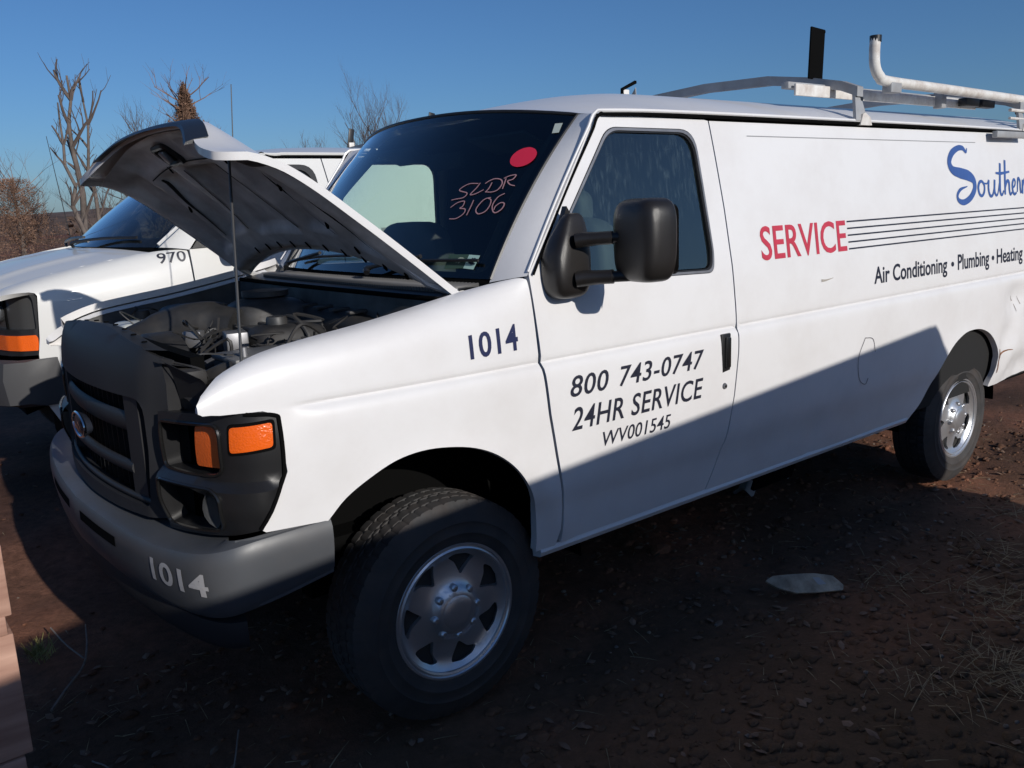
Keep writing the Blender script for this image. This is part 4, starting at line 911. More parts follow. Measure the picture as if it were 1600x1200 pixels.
# ---- ladder rack
rack = empty('ladder_rack'); rack.parent = van
def crossbar(x, stops):
    P = [(-.885, 2.115), (-.80, 2.150), (-.62, 2.190), (-.40, 2.225), (0, 2.240), (.40, 2.225), (.62, 2.190), (.80, 2.150), (.885, 2.115)]
    b = MB(); b.loft([[(x-.025, y, z-.022), (x+.025, y, z-.022), (x+.025, y, z+.022), (x-.025, y, z+.022)] for y, z in P]).build('crossbar', RACKG, rack, True, 30)
    for s in (-1, 1):
        MB().loft([[(x-.05, s*.90, 1.985), (x+.05, s*.90, 1.985), (x+.05, s*.885, 1.985), (x-.05, s*.885, 1.985)], [(x-.02, s*.87, 2.12), (x+.02, s*.87, 2.12), (x+.02, s*.855, 2.12), (x-.02, s*.855, 2.12)]]).build('rack_foot', RACKG, rack, False)
        MB().prism([(-.05, 0), (.05, 0), (.035, .035), (-.01, .055), (-.03, .05)], (x+.03, s*.905, 1.965), (1, 0, 0), (0, 0, 1), (0, -s, 0), .02).build('gutter_clamp', RACKW, rack, False)
        MB().lathe([(.001, -.02), (.012, -.02), (.012, .02), (.001, .02)], (x+.028, s*.86, 2.085), 'y', 8).build('bolt', BLACKP, rack)
        if not stops: continue
        if s > 0:
            MB().box((x, .60, 2.26), (.05, .012, .10), bev=.003).build('ladder_stop', RACKW, rack)
            MB().tube([(x-.03, .60, 2.22), (x-.03, .60, 2.31), (x+.07, .585, 2.355)], .011, 4).build('stop_rubber', BLACK, rack)
            MB().prism([(-.06, 0), (.06, 0), (-.05, .13)], (x+.05, .62, 2.19), (0, 1, 0), (0, 0, 1), (1, 0, 0), .006).build('gusset', RACKG, rack, False); continue
        MB().box((x+.005, s*.65, 2.315), (.115, .010, .235), Matrix.Rotation(R(3), 3, 'Y'), .003).build('ladder_stop', BLACK, rack)
        MB().box((x+.055, s*.65, 2.420), (.03, .012, .014), bev=.003).build('stop_tip', BLACK, rack)
        MB().prism([(-.06, 0), (.06, 0), (-.05, .13)], (x, s*.62, 2.19), (0, s, 0), (0, 0, 1), (1, 0, 0), .006).build('gusset', RACKW, rack, False) if s > 0 else None
crossbar(2.42, True); crossbar(4.20, False)
MB().tube(spline([(2.58, -.86, 2.372), (2.575, -.86, 2.31), (2.585, -.86, 2.24), (2.63, -.86, 2.195), (2.72, -.86, 2.178), (3.3, -.86, 2.170), (4.7, -.86, 2.150)], 8), .025, 12).build('ladder_grip_tube', RACKW, rack)
MB().lathe([(.0265, -.03), (.027, 0), (.001, .004)], (2.58, -.86, 2.376), 'z', 12).build('tube_cap', BLACKP, rack)
MB().box((2.75, -.86, 2.150), (.10, .05, .05), bev=.006).build('tube_bracket', RACKG, rack)
MB().box((3.02, -.74, 2.128), (1.80, .012, .052), Matrix.Rotation(R(0), 3, 'Y'), .003).build('side_rail', RACKW, rack)
MB().box((3.1, -.70, 2.15), (2.0, .04, .03), bev=.004).build('pivot_bar', RACKG, rack)
MB().box((3.45, -.76, 2.135), (.05, .05, .09), bev=.004).build('rail_clamp', RACKG, rack)
for x in (3.95, 3.75): MB().box((x, -.78, 2.13), (.16, .05, .045), bev=.006).build('rubber_pad', BLACKP, rack)
for x, y in ((4.20, -.92),): MB().box((x-.25, -.935, 1.945), (.42, .03, .035), bev=.004).build('step_hook', RACKG, rack)
MB().tube([(3.75, -.93, 1.965), (4.35, -.93, 1.962)], .007, 6).build('hook_rod', BLACKP, rack)
MB().tube([(4.05, -.88, 2.09), (4.75, -.88, 2.085)], .010, 8).build('pull_rod', RACKW, rack)
MB().tube([(4.05, -.88, 2.045), (4.75, -.88, 2.04)], .008, 8).build('pull_rod', RACKW, rack)
# ------------------------------------------------------------------ the other white vans of the fleet
p2y = pch([.42, .50, .62, .72, .95, 1.15, 1.24, 1.36, 1.60, 1.90, 1.95], [.950, .965, .985, .998, 1.002, .998, .990, .972, .930, .872, .860])
def make_van2(root, LR, full=True):
    W = WHITE2
    def sy(x, z):
        y = p2y(z)
        if x < .1: y -= .10*((.1-x)/.95)**2.6
        for cx in (-.02, LR-1.30):
            r = math.hypot(x-cx, z-.40); y += .012*math.exp(-((r-.47)/.05)**2)*sstep(.35, .5, z)
        return y+.0025*noise.noise(Vector((x*2.3, 2, z*2.0)))
    zt = pch([-.90, -.75, -.57, -.3, .1, .35], [1.13, 1.20, 1.258, 1.315, 1.372, 1.385]); yt = pch([-.9, -.5, -.2, .1, .35], [.74, .80, .84, .90, .955])
    def S_s(x, z): return (x, -sy(x, z), z)
    def S_f(x, s):
        if s <= 1.15: return (x, -sy(x, s), s)
        u = min(1.02, (s-1.15)/.25); y0 = sy(x, 1.15); a = max(1.16, zt(x)); z = 1.15+(a-1.15)*math.sin(u*math.pi/2); l = y0-.12*(z-1.15)
        return (x, -(l+(yt(x)-l)*(1-math.cos(min(1, u)*math.pi/2))**1.5), z)
    def W2(u, v):
        k = 1-abs(u)**2.3; a = Vector((.115-.235*k, .875*u, 1.392+.012*k)); b = Vector((.80-.15*k, .745*u, 1.915+.045*k)); p = a.lerp(b, v); bl = 4*v*(1-v)
        return p+Vector((-.018*bl, 0, .02*bl))
    arch = lambda cx: [(cx+.46*math.cos(t), .40+.47*math.sin(t)) for t in np.linspace(math.pi+.1, -.1, 17)]
    rx = LR-1.30
    win = lambda g: rpoly([(.40-g, 1.405-g), (1.165+g, 1.405-g), (1.13+g, 1.845+g), (.78-g, 1.845+g), (.385-g, 1.50)], [.02, .05, .10, .05, .02], 5)
    for sg in (-1, 1):
        S, F = mirrorS(S_s, sg), mirrorS(S_f, sg); o = (0, sg, 0)
        fo = [(-.60, .86), (-.585, .95), (-.565, 1.19), (-.575, 1.215), (-.60, 1.23)] + [(-.74, 1.27), (-.78, 1.30), (-.78, 1.36), (-.73, 1.40)] + [(-.3, 1.40), (.10, 1.40), (.255, 1.36), (.262, 1.1), (.30, .8), (.36, .62), (.36, .50), (.455, .50)][:7] + list(reversed(arch(-.02)))[0:0] + [(.425, .50)] + list(reversed(arch(-.02))) + [(-.60, .60)]
        f = panel('front_fender', F, fo, W, root, res=.05, depth=.03, out=o)
        dp = [(.433, .50), (.37, .62), (.31, .8), (.271, 1.1), (.264, 1.372), (.30, 1.385), (.735, 1.90), (1.205, 1.90), (1.235, 1.70), (1.262, 1.37), (1.262, .50)]
        d = panel('front_door', S, dp, W, root, [win(.018)], res=.05, depth=.03, out=o)
        Si = lambda k: (lambda u, v: (lambda p: (p[0], p[1]-sg*k, p[2]))(S(u, v)))
        panel('window_seal', Si(.002), win(.0175), BLACKP, d, [win(-.012)], res=.04, depth=.02, out=o)
        panel('window_glass', Si(.014), win(-.005), GLASSV2, d, res=.12, depth=0, out=o)
        MB().box((1.13, sg*-.0+sg*1.0, 1.10), (.13, .02, .05), bev=.008).build('handle', BLACKP, d)
        bp = [(1.270, .50), (1.270, 1.37), (1.243, 1.70), (1.213, 1.90)] + [(LR-.06, 1.90), (LR, 1.80), (LR, .55)] + [(rx+.46, .50)] + list(reversed(arch(rx)))
        bs = panel('body_side', S, bp, W, root, res=.06, depth=.03, out=o)
        MB().tube(spline([(.10, sg*.93, 1.41), (.45, sg*.905, 1.68), (.735, sg*.872, 1.905), (.9, sg*.868, 1.925), (1.4, sg*.866, 1.93), (LR-.05, sg*.866, 1.925)], 5), .010, 6).build('drip_rail', W, root)
        MB().tube(spline([(.28, sg*.968, 1.385), (.735, sg*.878, 1.893), (.9, sg*.874, 1.911), (1.4, sg*.873, 1.915), (LR-.05, sg*.873, 1.91)], 5), .006, 6).build('rail_gap', BLACK, root)
        def ap(u, v):
            a = W2(sg*.985, v); b = Vector((.262+(.735-.262)*v, sg*(.972-.097*v-.01*math.sin(v*3.1)), 1.372+(1.90-1.372)*v)); p = a.lerp(b, u); return p+Vector((-.3, sg*.9, .2))*.02*math.sin(u*math.pi)
        MB().grid(ap, np.linspace(0, 1, 7), np.linspace(0, 1, 14)).build('a_pillar', W, root)
        mb = panel('mirror_patch', Si(-.012), [(.275, 1.378), (.53, 1.385), (.50, 1.52), (.42, 1.535), (.375, 1.50)], BLACKP, d, res=.06, depth=.02, out=o)
        V, Fc = superell((.50, sg*1.15, 1.46), (.15, .24, .22), .45, .45, 22, 14); MB().add(V, Fc).build('mirror_head', MIRRORP, mb)
        MB().tube([(.45, sg*.98, 1.42), (.49, sg*1.10, 1.43)], .03, 8).build('mirror_arm', MIRRORP, mb)
        for cx in (-.02, rx):
            MB().grid(lambda a, y: (cx+.49*math.cos(a), sg*y, .40+.49*math.sin(a)), np.linspace(-.3, math.pi+.3, 18), (.55, .95)).build('wheel_well', BLACK, root)
            MB().grid(lambda a, t: (cx+.49*t*math.cos(a), sg*.55, .40+.49*t*math.sin(a)), np.linspace(-.3, math.pi+.3, 18), (.01, 1)).build('well_liner', BLACK, root)
            place_wheel(root, (cx, sg*.845, .365), sg > 0, 0, 1.1+cx)
        MB().box((LR*.5+.3, sg*.93, .49), (LR-1.9, .06, .05), bev=.01).build('rocker_sill', W, root)
        # lamp group
        def xn(y): return -.80+.16*abs(y)**3.2+.0*y
        def HLm(w, z):
            # wraps from the nose round to the fender edge: w 0..1
            P = [(-.775, .50), (-.755, .66), (-.715, .80), (-.665, .88), (-.60, .915), (-.565, .925)]; t = w*(len(P)-1); i = min(int(t), len(P)-2); a, b = P[i], P[i+1]; t -= i
            return (a[0]+(b[0]-a[0])*t, sg*(a[1]+(b[1]-a[1])*t), z)
        oo = (-.7, sg*.7, 0)
        h = panel('lamp_bezel', HLm, rpoly([(0, .85), (0, 1.195), (.6, 1.215), (.95, 1.215), (1.0, 1.19), (.985, .95), (.965, .855)], [0, 0, 0, .04, .03, 0, .02], 3), BLACKP, root, [rpoly([(.06, .995), (.06, 1.175), (.80, 1.185), (.88, 1.16), (.88, .995)], .03, 3)], res=.04, depth=.03, out=oo, vres=.03)
        panel('headlight', lambda w, z: (lambda p: (p[0]+.03, p[1]-sg*.03, p[2]))(HLm(w, z)), [(.05, .99), (.05, 1.18), (.89, 1.19), (.89, .99)], mat('lamp_smoke', (.05, .05, .05), .25), h, res=.06, depth=0, out=oo, vres=.05)
        V, Fc = superell((-.735, sg*.66, 1.09), (.10, .17, .12), .8, .8, 18, 12); MB().add(V, Fc).build('headlight_reflector', mat('lamp_reflector', (.55, .57, .6), .25, metal=.9), h)
        panel('turn_signal', lambda w, z: (lambda p: (p[0]-.006, p[1]+sg*.006, p[2]))(HLm(w, z)), rpoly([(.06, .885), (.06, .965), (.86, .965), (.91, .95), (.905, .89), (.86, .88)], .015, 3), AMBER, h, res=.04, depth=.012, out=oo, vres=.02)
    # hood with two soft ridges
    def H(u, t):
        xr = .06-.17*(1-u*u); xf_ = -.845+.13*abs(u)**2.4; x = xr+(xf_-xr)*t; y = u*(.895-.11*t)
        z = max(1.12, zt(x)-.002)+.055*(1-abs(u)**2.2)+.014*math.exp(-((abs(u)-.62)/.06)**2)*sstep(.05, .3, t)-.055*max(0, (t-.90)/.10)**1.8
        return (x, y, z)
    hd = panel('hood', H, [(-.995, 0), (.995, 0), (.995, .97), (.93, 1), (-.93, 1), (-.995, .97)], W, root, res=.05, depth=.02, out=(0, 0, 1), angle=50)
    stroke('hood_emblem', [([(-.30, .955), (-.36, .945), (-.42, .955), (-.47, .97), (-.42, .985), (-.34, .98), (-.30, .955)], [.012]*7), ([(-.36, .965), (-.43, .968)], [.008, .008])], H, DECALB, hd, out=(0, 0, 1))
    # roof
    def RF(u, x):
        k = 1-abs(u)**2.3; x0 = .80-.15*k; xx = x0+(x-.80)*(LR-x0)/(LR-.80); t = sstep(0, .7, xx-x0); half = .76+.105*sstep(0, .3, x-.8)
        return (xx, half*u, 1.917+.015*sstep(0, .4, x-.8)+(.045+.045*t)*(1-abs(u)**2.5))
    MB().grid(RF, np.linspace(-1, 1, 23), [.80, .84, .9, .97, 1.05, 1.15, 1.3, 1.5]+list(np.linspace(2, LR, 12))).build('roof', W, root, angle=60)
    w = panel('windshield', lambda u, v: W2(u, v), loopWS(0, 0), GLASSV2, root, res=.09, depth=0, out=(-.7, 0, .7))
    panel('black_border', lambda u, v: W2(u, v)+Vector((.004, 0, -.004)), rpoly([(-1, -.02), (1, -.02), (1, 1), (-1, 1)], .03), BLACK, w, [rpoly([(-.95, .07), (.95, .07), (.95, .95), (-.95, .95)], .06, 5)], res=.09, depth=0, out=(-.7, 0, .7))
    panel('window_sticker', lambda u, v: W2(u, v)+Vector((-.002, 0, .002)), [(-.42, .50), (-.30, .52), (-.33, .72), (-.47, .70)], mat('sticker_teal', (.10, .28, .26), .5, noise_scale=30, noise_amt=.6), w, res=.05, depth=0, out=(-.7, 0, .7))
    cwl = MB().grid(lambda u, t: (Vector(W2(u, -.03))+Vector((-.004, 0, -.008))).lerp(Vector(H(u*.99, .015))+Vector((0, 0, -.012)), t), np.linspace(-1, 1, 25), (0, .5, 1)).build('cowl_panel', BLACKP, root)
    for u0, u1 in ((-.1, -.8), (.7, .0)):
        a = W2(u0, -.02)+Vector((-.04, 0, .012)); MB().tube(spline([a, a+Vector((0, 0, .03)), W2((u0+u1)/2, .05)+Vector((-.02, 0, .02)), W2(u1, .07)+Vector((-.014, 0, .014))], 5), .010, 6).build('wiper_arm', BLACKP, cwl)
    # nose
    MB().grid(lambda y, z: (-.80+.16*abs(y)**3.2, y, z), np.linspace(-.52, .52, 15), np.linspace(.80, 1.20, 5)).build('grille_panel', BLACKP, root)
    for z in (.86, .95, 1.04, 1.13):
        MB().tube([(-.815+.16*abs(y)**3.2, y, z) for y in np.linspace(-.50, .50, 13)], .014, 6).build('grille_bar', GRAYP, root)
    MB().loft([[(x, y, .84), (x-.07, y, .83), (x-.085, y, .74), (x-.07, y, .60), (x, y, .58)] for x, y in [(-.50, -.97), (-.60, -.965), (-.70, -.93), (-.765, -.82), (-.80, -.55), (-.815, 0), (-.80, .55), (-.765, .82), (-.70, .93), (-.60, .965), (-.50, .97)]]).build('front_bumper', mat('far_bumper_grey', (.05, .05, .053), .5), root)
    MB().box((-.30, 0, .95), (.80, 1.5, .45)).build('engine_mass', BLACK, root)
    MB().box((LR*.5, 0, .52), (LR, 1.82, .05)).build('floor_pan', BLACK, root)
    MB().box((1.5, 0, 1.22), (.03, 1.72, 1.38)).build('bulkhead', INTD, root)
    MB().loft([[(x0, y, z) for x0, z in ((.0, 1.30), (.10, 1.372), (.35, 1.37), (.5, 1.30), (.45, .9), (.0, .9))] for y in np.linspace(-.82, .82, 9)]).build('dashboard', INT, root)
    for s in (-1, 1):
        se = MB().add(*superell((.95, s*.45, .95), (.5, .5, .18), .5, .4, 18, 10)).build('seat', INT, root)
        MB().add(*superell((1.25, s*.45, 1.27), (.16, .5, .66), .5, .4, 18, 10)).build('backrest', INT, se)
        MB().add(*superell((1.29, s*.45, 1.65), (.10, .26, .15), .6, .5, 16, 8)).build('headrest', INT, se)
    MB().grid(lambda u, v: (LR+.02*(1-u*u), p2y(v)*.985*u, v), np.linspace(-1, 1, 7), np.linspace(.55, 1.93, 8)).build('rear_door', W, root)
    MB().box((LR+.06, 0, .58), (.14, 1.80, .12), bev=.02).build('rear_bumper', GRAYP, root)
    MB().tube([(.02, .86, 1.39), (-.0, .86, 1.6), (-.05, .86, 2.17)], [.004, .003, .002], 6).build('antenna', BLACKP, root)
    return S_s, S_f
van2 = empty('cargo_van', (0, 3.05, .12), 0, 'white fleet van number 970 parked behind the open hood', 'van', 'white fleet vans in the yard')
S2, F2 = make_van2(van2, 4.95)
f2 = [c for c in van2.children if c.name.startswith('front_fender')][0]; b2 = [c for c in van2.children if c.name.startswith('body_side')][0]
decal('fleet_number', '970', F2, (.080, 1.268, .240, 1.345), DECALK, f2, offset=.01)
decal('service_word', 'SERVICE', S2, (1.38, 1.300, 2.06, 1.440), mat('decal_faded', (.30, .26, .25), .5), b2, offset=.012)
# rack of the far van
r2 = empty('ladder_rack'); r2.parent = van2
for x in (2.25, 3.9):
    MB().loft([[(x-.03, y, z-.02), (x+.03, y, z-.02), (x+.03, y, z+.02), (x-.03, y, z+.02)] for y, z in ((-.86, 2.02), (-.6, 2.075), (0, 2.10), (.6, 2.075), (.86, 2.02))]).build('crossbar', RACKG, r2, False)
    for s in (-1, 1):
        MB().box((x, s*.87, 1.97), (.06, .03, .12), bev=.005).build('rack_foot', RACKW, r2)
        MB().box((x, s*.62, 2.17), (.05, .012, .16), Matrix.Rotation(R(12), 3, 'Y'), .003).build('ladder_stop', BLACKP, r2)
        MB().box((x+.0, s*.62, 2.10), (.05, .03, .07), bev=.004).build('stop_foot', RACKW, r2)
MB().box((3.1, -.72, 2.02), (2.0, .03, .05), bev=.004).build('side_rail', RACKW, r2)
# the van behind the photographer, whose shadow falls over the foreground
van3 = empty('parked_van', (-2.22, -5.31, 0.0), R(10.6), 'white van parked opposite, behind the viewer, throwing its shadow over the foreground', 'van', 'white fleet vans in the yard')
make_van2(van3, 5.45)
# ------------------------------------------------------------------ ground
random.seed(11)
def nz(x, y, s, k=0): return noise.noise(Vector((x*s, y*s, k)))
def ground_h(x, y):
    d = math.hypot(x-.5, y)
    h = 0.
    near = sstep(30, 6, d)
    h += near*(.022*nz(x, y, .9, 1)+.012*nz(x, y, 3.1, 2))
    rough = sstep(14, 4, d)
    h += rough*(.016*noise.fractal(Vector((x*5, y*5, 0)), .85, 2.1, 5))
    h -= rough*.012
    h += .12*sstep(1.15, 1.95, y)*sstep(9, 5.5, y)*sstep(-2.5, -1.0, x)           # the far van stands a little higher
    # tyre ruts
    for cy in (-.85, .85):
        h -= .015*math.exp(-((y-cy)/.12)**2)*sstep(-.8, -.2, x)*sstep(5.0, 4.0, x)
    h += sstep(25, 90, d)*(1.2*nz(x, y, .012, 4)+.6*nz(x, y, .05, 5))-sstep(20, 60, d)*.8
    return h
def axis(n, span, k):
    t = np.linspace(-1, 1, n); return np.sinh(t*k)/math.sinh(k)*span
xs = axis(301, 900, 7.6)+.9; ys = axis(301, 900, 7.6)-.9
V = [(x, y, ground_h(x, y)) for x in xs for y in ys]; n = len(ys)
F = [(i*n+j, (i+1)*n+j, (i+1)*n+j+1, i*n+j+1) for i in range(len(xs)-1) for j in range(n-1)]
def soil_mat():
    m = bpy.data.materials.new('red_brown_soil'); m.use_nodes = True; t = m.node_tree; b = t.nodes['Principled BSDF']; L = t.links.new
    tc = t.nodes.new('ShaderNodeTexCoord')
    def nse(sc, det, rg=.55):
        q = t.nodes.new('ShaderNodeTexNoise'); q.inputs['Scale'].default_value = sc; q.inputs['Detail'].default_value = det; q.inputs['Roughness'].default_value = rg; L(tc.outputs['Object'], q.inputs['Vector']); return q
    a = nse(.8, 6); r = t.nodes.new('ShaderNodeValToRGB'); L(a.outputs['Fac'], r.inputs[0])
    e = r.color_ramp.elements; e[0].position = .36; e[0].color = (.070, .036, .026, 1); e[1].position = .70; e[1].color = (.34, .135, .080, 1)
    q = e.new(.52); q.color = (.165, .080, .054, 1)
    f = nse(22, 8, .7); r2 = t.nodes.new('ShaderNodeMapRange'); r2.inputs['From Min'].default_value = .3; r2.inputs['From Max'].default_value = .75; r2.inputs['To Min'].default_value = .55; r2.inputs['To Max'].default_value = 1.35; L(f.outputs['Fac'], r2.inputs['Value'])
    mx = t.nodes.new('ShaderNodeMix'); mx.data_type = 'RGBA'; mx.blend_type = 'MULTIPLY'; mx.inputs['Factor'].default_value = 1; L(r.outputs[0], mx.inputs['A']); L(r2.outputs[0], mx.inputs['B'])
    # distant ground turns to dry grass
    g = nse(.03, 4); r3 = t.nodes.new('ShaderNodeMapRange'); r3.inputs['From Min'].default_value = .45; r3.inputs['From Max'].default_value = .6; r3.inputs['To Max'].default_value = .6; L(g.outputs['Fac'], r3.inputs['Value'])
    m2 = t.nodes.new('ShaderNodeMix'); m2.data_type = 'RGBA'; L(r3.outputs[0], m2.inputs['Factor']); L(mx.outputs['Result'], m2.inputs['A']); m2.inputs['B'].default_value = (.16, .11, .06, 1)
    L(m2.outputs['Result'], b.inputs['Base Color']); b.inputs['Roughness'].default_value = .95; b.inputs['Specular IOR Level'].default_value = .15
    bn = nse(60, 8, .7); bp = t.nodes.new('ShaderNodeBump'); bp.inputs['Strength'].default_value = .7; bp.inputs['Distance'].default_value = .012; L(bn.outputs['Fac'], bp.inputs['Height']); L(bp.outputs[0], b.inputs['Normal'])
    return m
SOIL = soil_mat()
gr = mk('ground', V, F, SOIL, None, True, 180); tag(gr, 'bare red brown dirt of the vehicle yard', 'ground', kind='structure')
# clods, stones, straw: too many to count
STRAWM = mat('dry_straw', (.30, .23, .13), .8, noise_scale=30, noise_amt=.4); STONE = mat('stone_grey', (.19, .15, .12), .85, noise_scale=18, noise_amt=.4)
TWIG = mat('grey_twig', (.24, .20, .17), .8, noise_scale=30, noise_amt=.3)
bmi = bmesh.new(); bmesh.ops.create_icosphere(bmi, subdivisions=2, radius=1); bmi.verts.index_update(); IV = [v.co.copy() for v in bmi.verts]; IF = [tuple(v.index for v in f.verts) for f in bmi.faces]; bmi.free()
def blob(mb, c, r, sq=.6, seed=0):
    k = random.uniform(0, 50); P = []
    for v in IV: P.append(Vector(c)+Vector((v.x*r*1.15, v.y*r*.9, v.z*r*sq))*(1+.45*noise.noise(v*1.6+Vector((k, 0, 0)))))
    mb.add(P, IF)
def spot():
    while True:
        # denser towards the camera side of the near van
        x, y = (random.uniform(-1.8, 5.2), random.uniform(-2.6, .3)) if random.random() < .8 else (random.uniform(-2.4, 6), random.uniform(-2.8, 4))
        return x, y
mb = MB()
for i in range(5200):
    x, y = spot(); r = random.uniform(.003, .013)
    if random.random() < .10: r *= 2.0
    if random.random() < .03: r *= 2.0
    blob(mb, (x, y, ground_h(x, y)+r*.1), r)
for i in range(700):
    x, y = random.uniform(-.4, 2.6), random.uniform(-2.3, -1.15); r = random.uniform(.010, .030); blob(mb, (x, y, ground_h(x, y)-r*.05), r, .55)
o = mb.build('dirt_clods', SOIL, None, True, 60, False); tag(o, 'loose red brown clods scattered on the dirt', 'dirt', kind='stuff')
mb = MB()
for i in range(420):
    x, y = spot(); r = random.uniform(.003, .011); blob(mb, (x, y, ground_h(x, y)+r*.3), r, .7)
o = mb.build('small_stones', STONE, None, True, 60, False); tag(o, 'small pale stones scattered over the dirt', 'stones', kind='stuff')
mb = MB()
def blade(mb, p, L, a, tilt, w=.0018, bend=.3):
    d = Vector((math.cos(a), math.sin(a), 0)); P = []
    for k in range(4):
        t = k/3; P.append(Vector(p)+d*L*t*math.cos(tilt)+Vector((0, 0, L*(math.sin(tilt)*t-bend*t*t*.35))))
    s = Vector((-d.y, d.x, .3))*w
    V = []
    for k, q in enumerate(P): V += [q+s*(1-.25*k), q-s*(1-.25*k)]
    mb.add(V, [(2*k, 2*k+1, 2*k+3, 2*k+2) for k in range(3)])
for i in range(1500):
    x, y = spot(); blade(mb, (x, y, ground_h(x, y)+.006), random.uniform(.03, .12), random.uniform(0, 6.28), random.uniform(-.02, .25), random.uniform(.0008, .002))
for cx, cy, nn in ((1.55, -2.0, 160), (2.1, -1.75, 130), (2.6, -1.55, 60), (1.95, -1.35, 50), (1.3, -1.9, 60), (2.45, -1.95, 90), (3.2, -1.45, 60)):
    for i in range(nn):
        x, y = random.gauss(cx, .10), random.gauss(cy, .10); blade(mb, (x, y, ground_h(x, y)+.004), random.uniform(.06, .20), random.uniform(0, 6.28), random.uniform(.0, .45), .0016)
o = mb.build('straw_litter', STRAWM, None, False, fix=False); tag(o, 'dry straw and dead grass lying on the dirt', 'straw', kind='stuff')
mb = MB()
for i in range(1500):
    x, y = spot(); p = Vector((x, y, ground_h(x, y)+.008)); s = random.uniform(.010, .026); a = random.uniform(0, 6.28)
    u = Vector((math.cos(a), math.sin(a), random.uniform(-.35, .35)))*s; w = Vector((-math.sin(a), math.cos(a), random.uniform(-.35, .35)))*s*.6; c = Vector((0, 0, s*.35))
    mb.add([p-u, p-u*.2+w, p+u*.5+w*.7, p+u*1.1, p+u*.5-w*.7, p-u*.2-w, p+c*.6], [(0, 6, 1), (1, 6, 2), (2, 6, 3), (3, 6, 4), (4, 6, 5), (5, 6, 0)])
o = mb.build('leaf_litter', mat('dead_leaves', (.17, .105, .07), .85, noise_scale=7, noise_amt=.6), None, False, fix=False); tag(o, 'curled dead leaves scattered over the dirt', 'leaves', kind='stuff')
# a dry tuft and twigs by the planks
mb = MB()
for i in range(140): blade(mb, (random.gauss(-1.015, .022), random.gauss(.50, .03), .012), random.uniform(.03, .07), random.uniform(0, 6.28), random.uniform(.5, 1.4), .0022, .2)
o = mb.build('grass_tuft', mat('tuft_yellow', (.30, .27, .09), .8, noise_scale=20, noise_amt=.3), None, False, fix=False); tag(o, 'small yellow grass tuft in the sunlit gap near the planks', 'grass tuft')
def twig(name, pts, r, label):
    P = spline([(x, y, ground_h(x, y)+z) for x, y, z in pts], 6); n = len(P)
    o = MB().tube(P, [r*(1-.6*i/n) for i in range(n)], 5).build(name, TWIG); return tag(o, label, 'twig')
tw = twig('forked_twig', [(-1.06, .05, .02), (-.99, .16, .03), (-.91, .26, .04), (-.86, .42, .05), (-.82, .62, .05)], .006, 'pale forked twig lying in front of the bumper')
P = spline([(-.90, .28, .05), (-.93, .42, .06), (-.95, .60, .07)], 5); MB().tube(P, .003, 5).build('side_shoot', TWIG, tw)
twig('thin_twig', [(-.62, -.55, .02), (-.72, -.75, .03), (-.85, -.93, .02), (-.92, -1.05, .02)], .003, 'thin dark twig on the dirt below the front wheel')
twig('straw_stalk', [(-1.02, -.35, .01), (-1.0, -.5, .03), (-1.02, -.68, .02), (-1.06, -.82, .01)], .003, 'curved stalk on the dirt left of the front wheel')
# broken lamp lens / plastic scrap in the foreground
def scr_s(u, v): return (1.60+u*.92-.0*v, -1.185+v*.75-u*.42, (.055+.62*v+.010*math.cos(u*9)*math.cos(v*14))+ground_h(1.6, -1.2))
sc_o = [(-.145, .045), (-.10, .060), (.08, .040), (.155, .020), (.170, -.03), (.15, -.055), (.02, -.052), (-.06, -.040), (-.12, .0)]
sp = panel('plastic_scrap', scr_s, rpoly(sc_o, .006, 2), mat('scrap_grey', (.50, .42, .32), .6, spec=.2, noise_scale=9, noise_amt=.3, dirt=(.10, .07, .05), dirt_amt=.8, dirt_scale=10), None, res=.02, depth=.012, out=(0, 0, 1)); tag(sp, 'grey broken plastic cover lying on the dirt beside the van', 'plastic scrap')
panel('hole_patch', lambda u, v: (lambda p: (p[0], p[1], p[2]+.0025))(scr_s(u, v)), rpoly([(.055, .018), (.085, .014), (.095, -.022), (.055, -.022)], .006, 2), mat('scrap_label', (.42, .41, .40), .5), sp, res=.02, depth=0, out=(0, 0, 1))
for k, (x, y, a, lab) in enumerate([(2.52, -.22, .3, 'left'), (2.85, -.17, -.2, 'right')]):
    q = MB(); q.grid(lambda u, v: (x+u*math.cos(a)-v*math.sin(a), y+u*math.sin(a)+v*math.cos(a), ground_h(x, y)+.03+.02*math.sin(u*40+k)+.02*math.cos(v*50)), np.linspace(-.09, .09, 9), np.linspace(-.05, .05, 7))
    o = q.build('paper_scrap', mat('paper_grey', (.30, .32, .35), .8)); tag(o, 'crumpled pale paper scrap under the sill, %s of the two' % lab, 'paper scrap', 'paper scraps under the van')
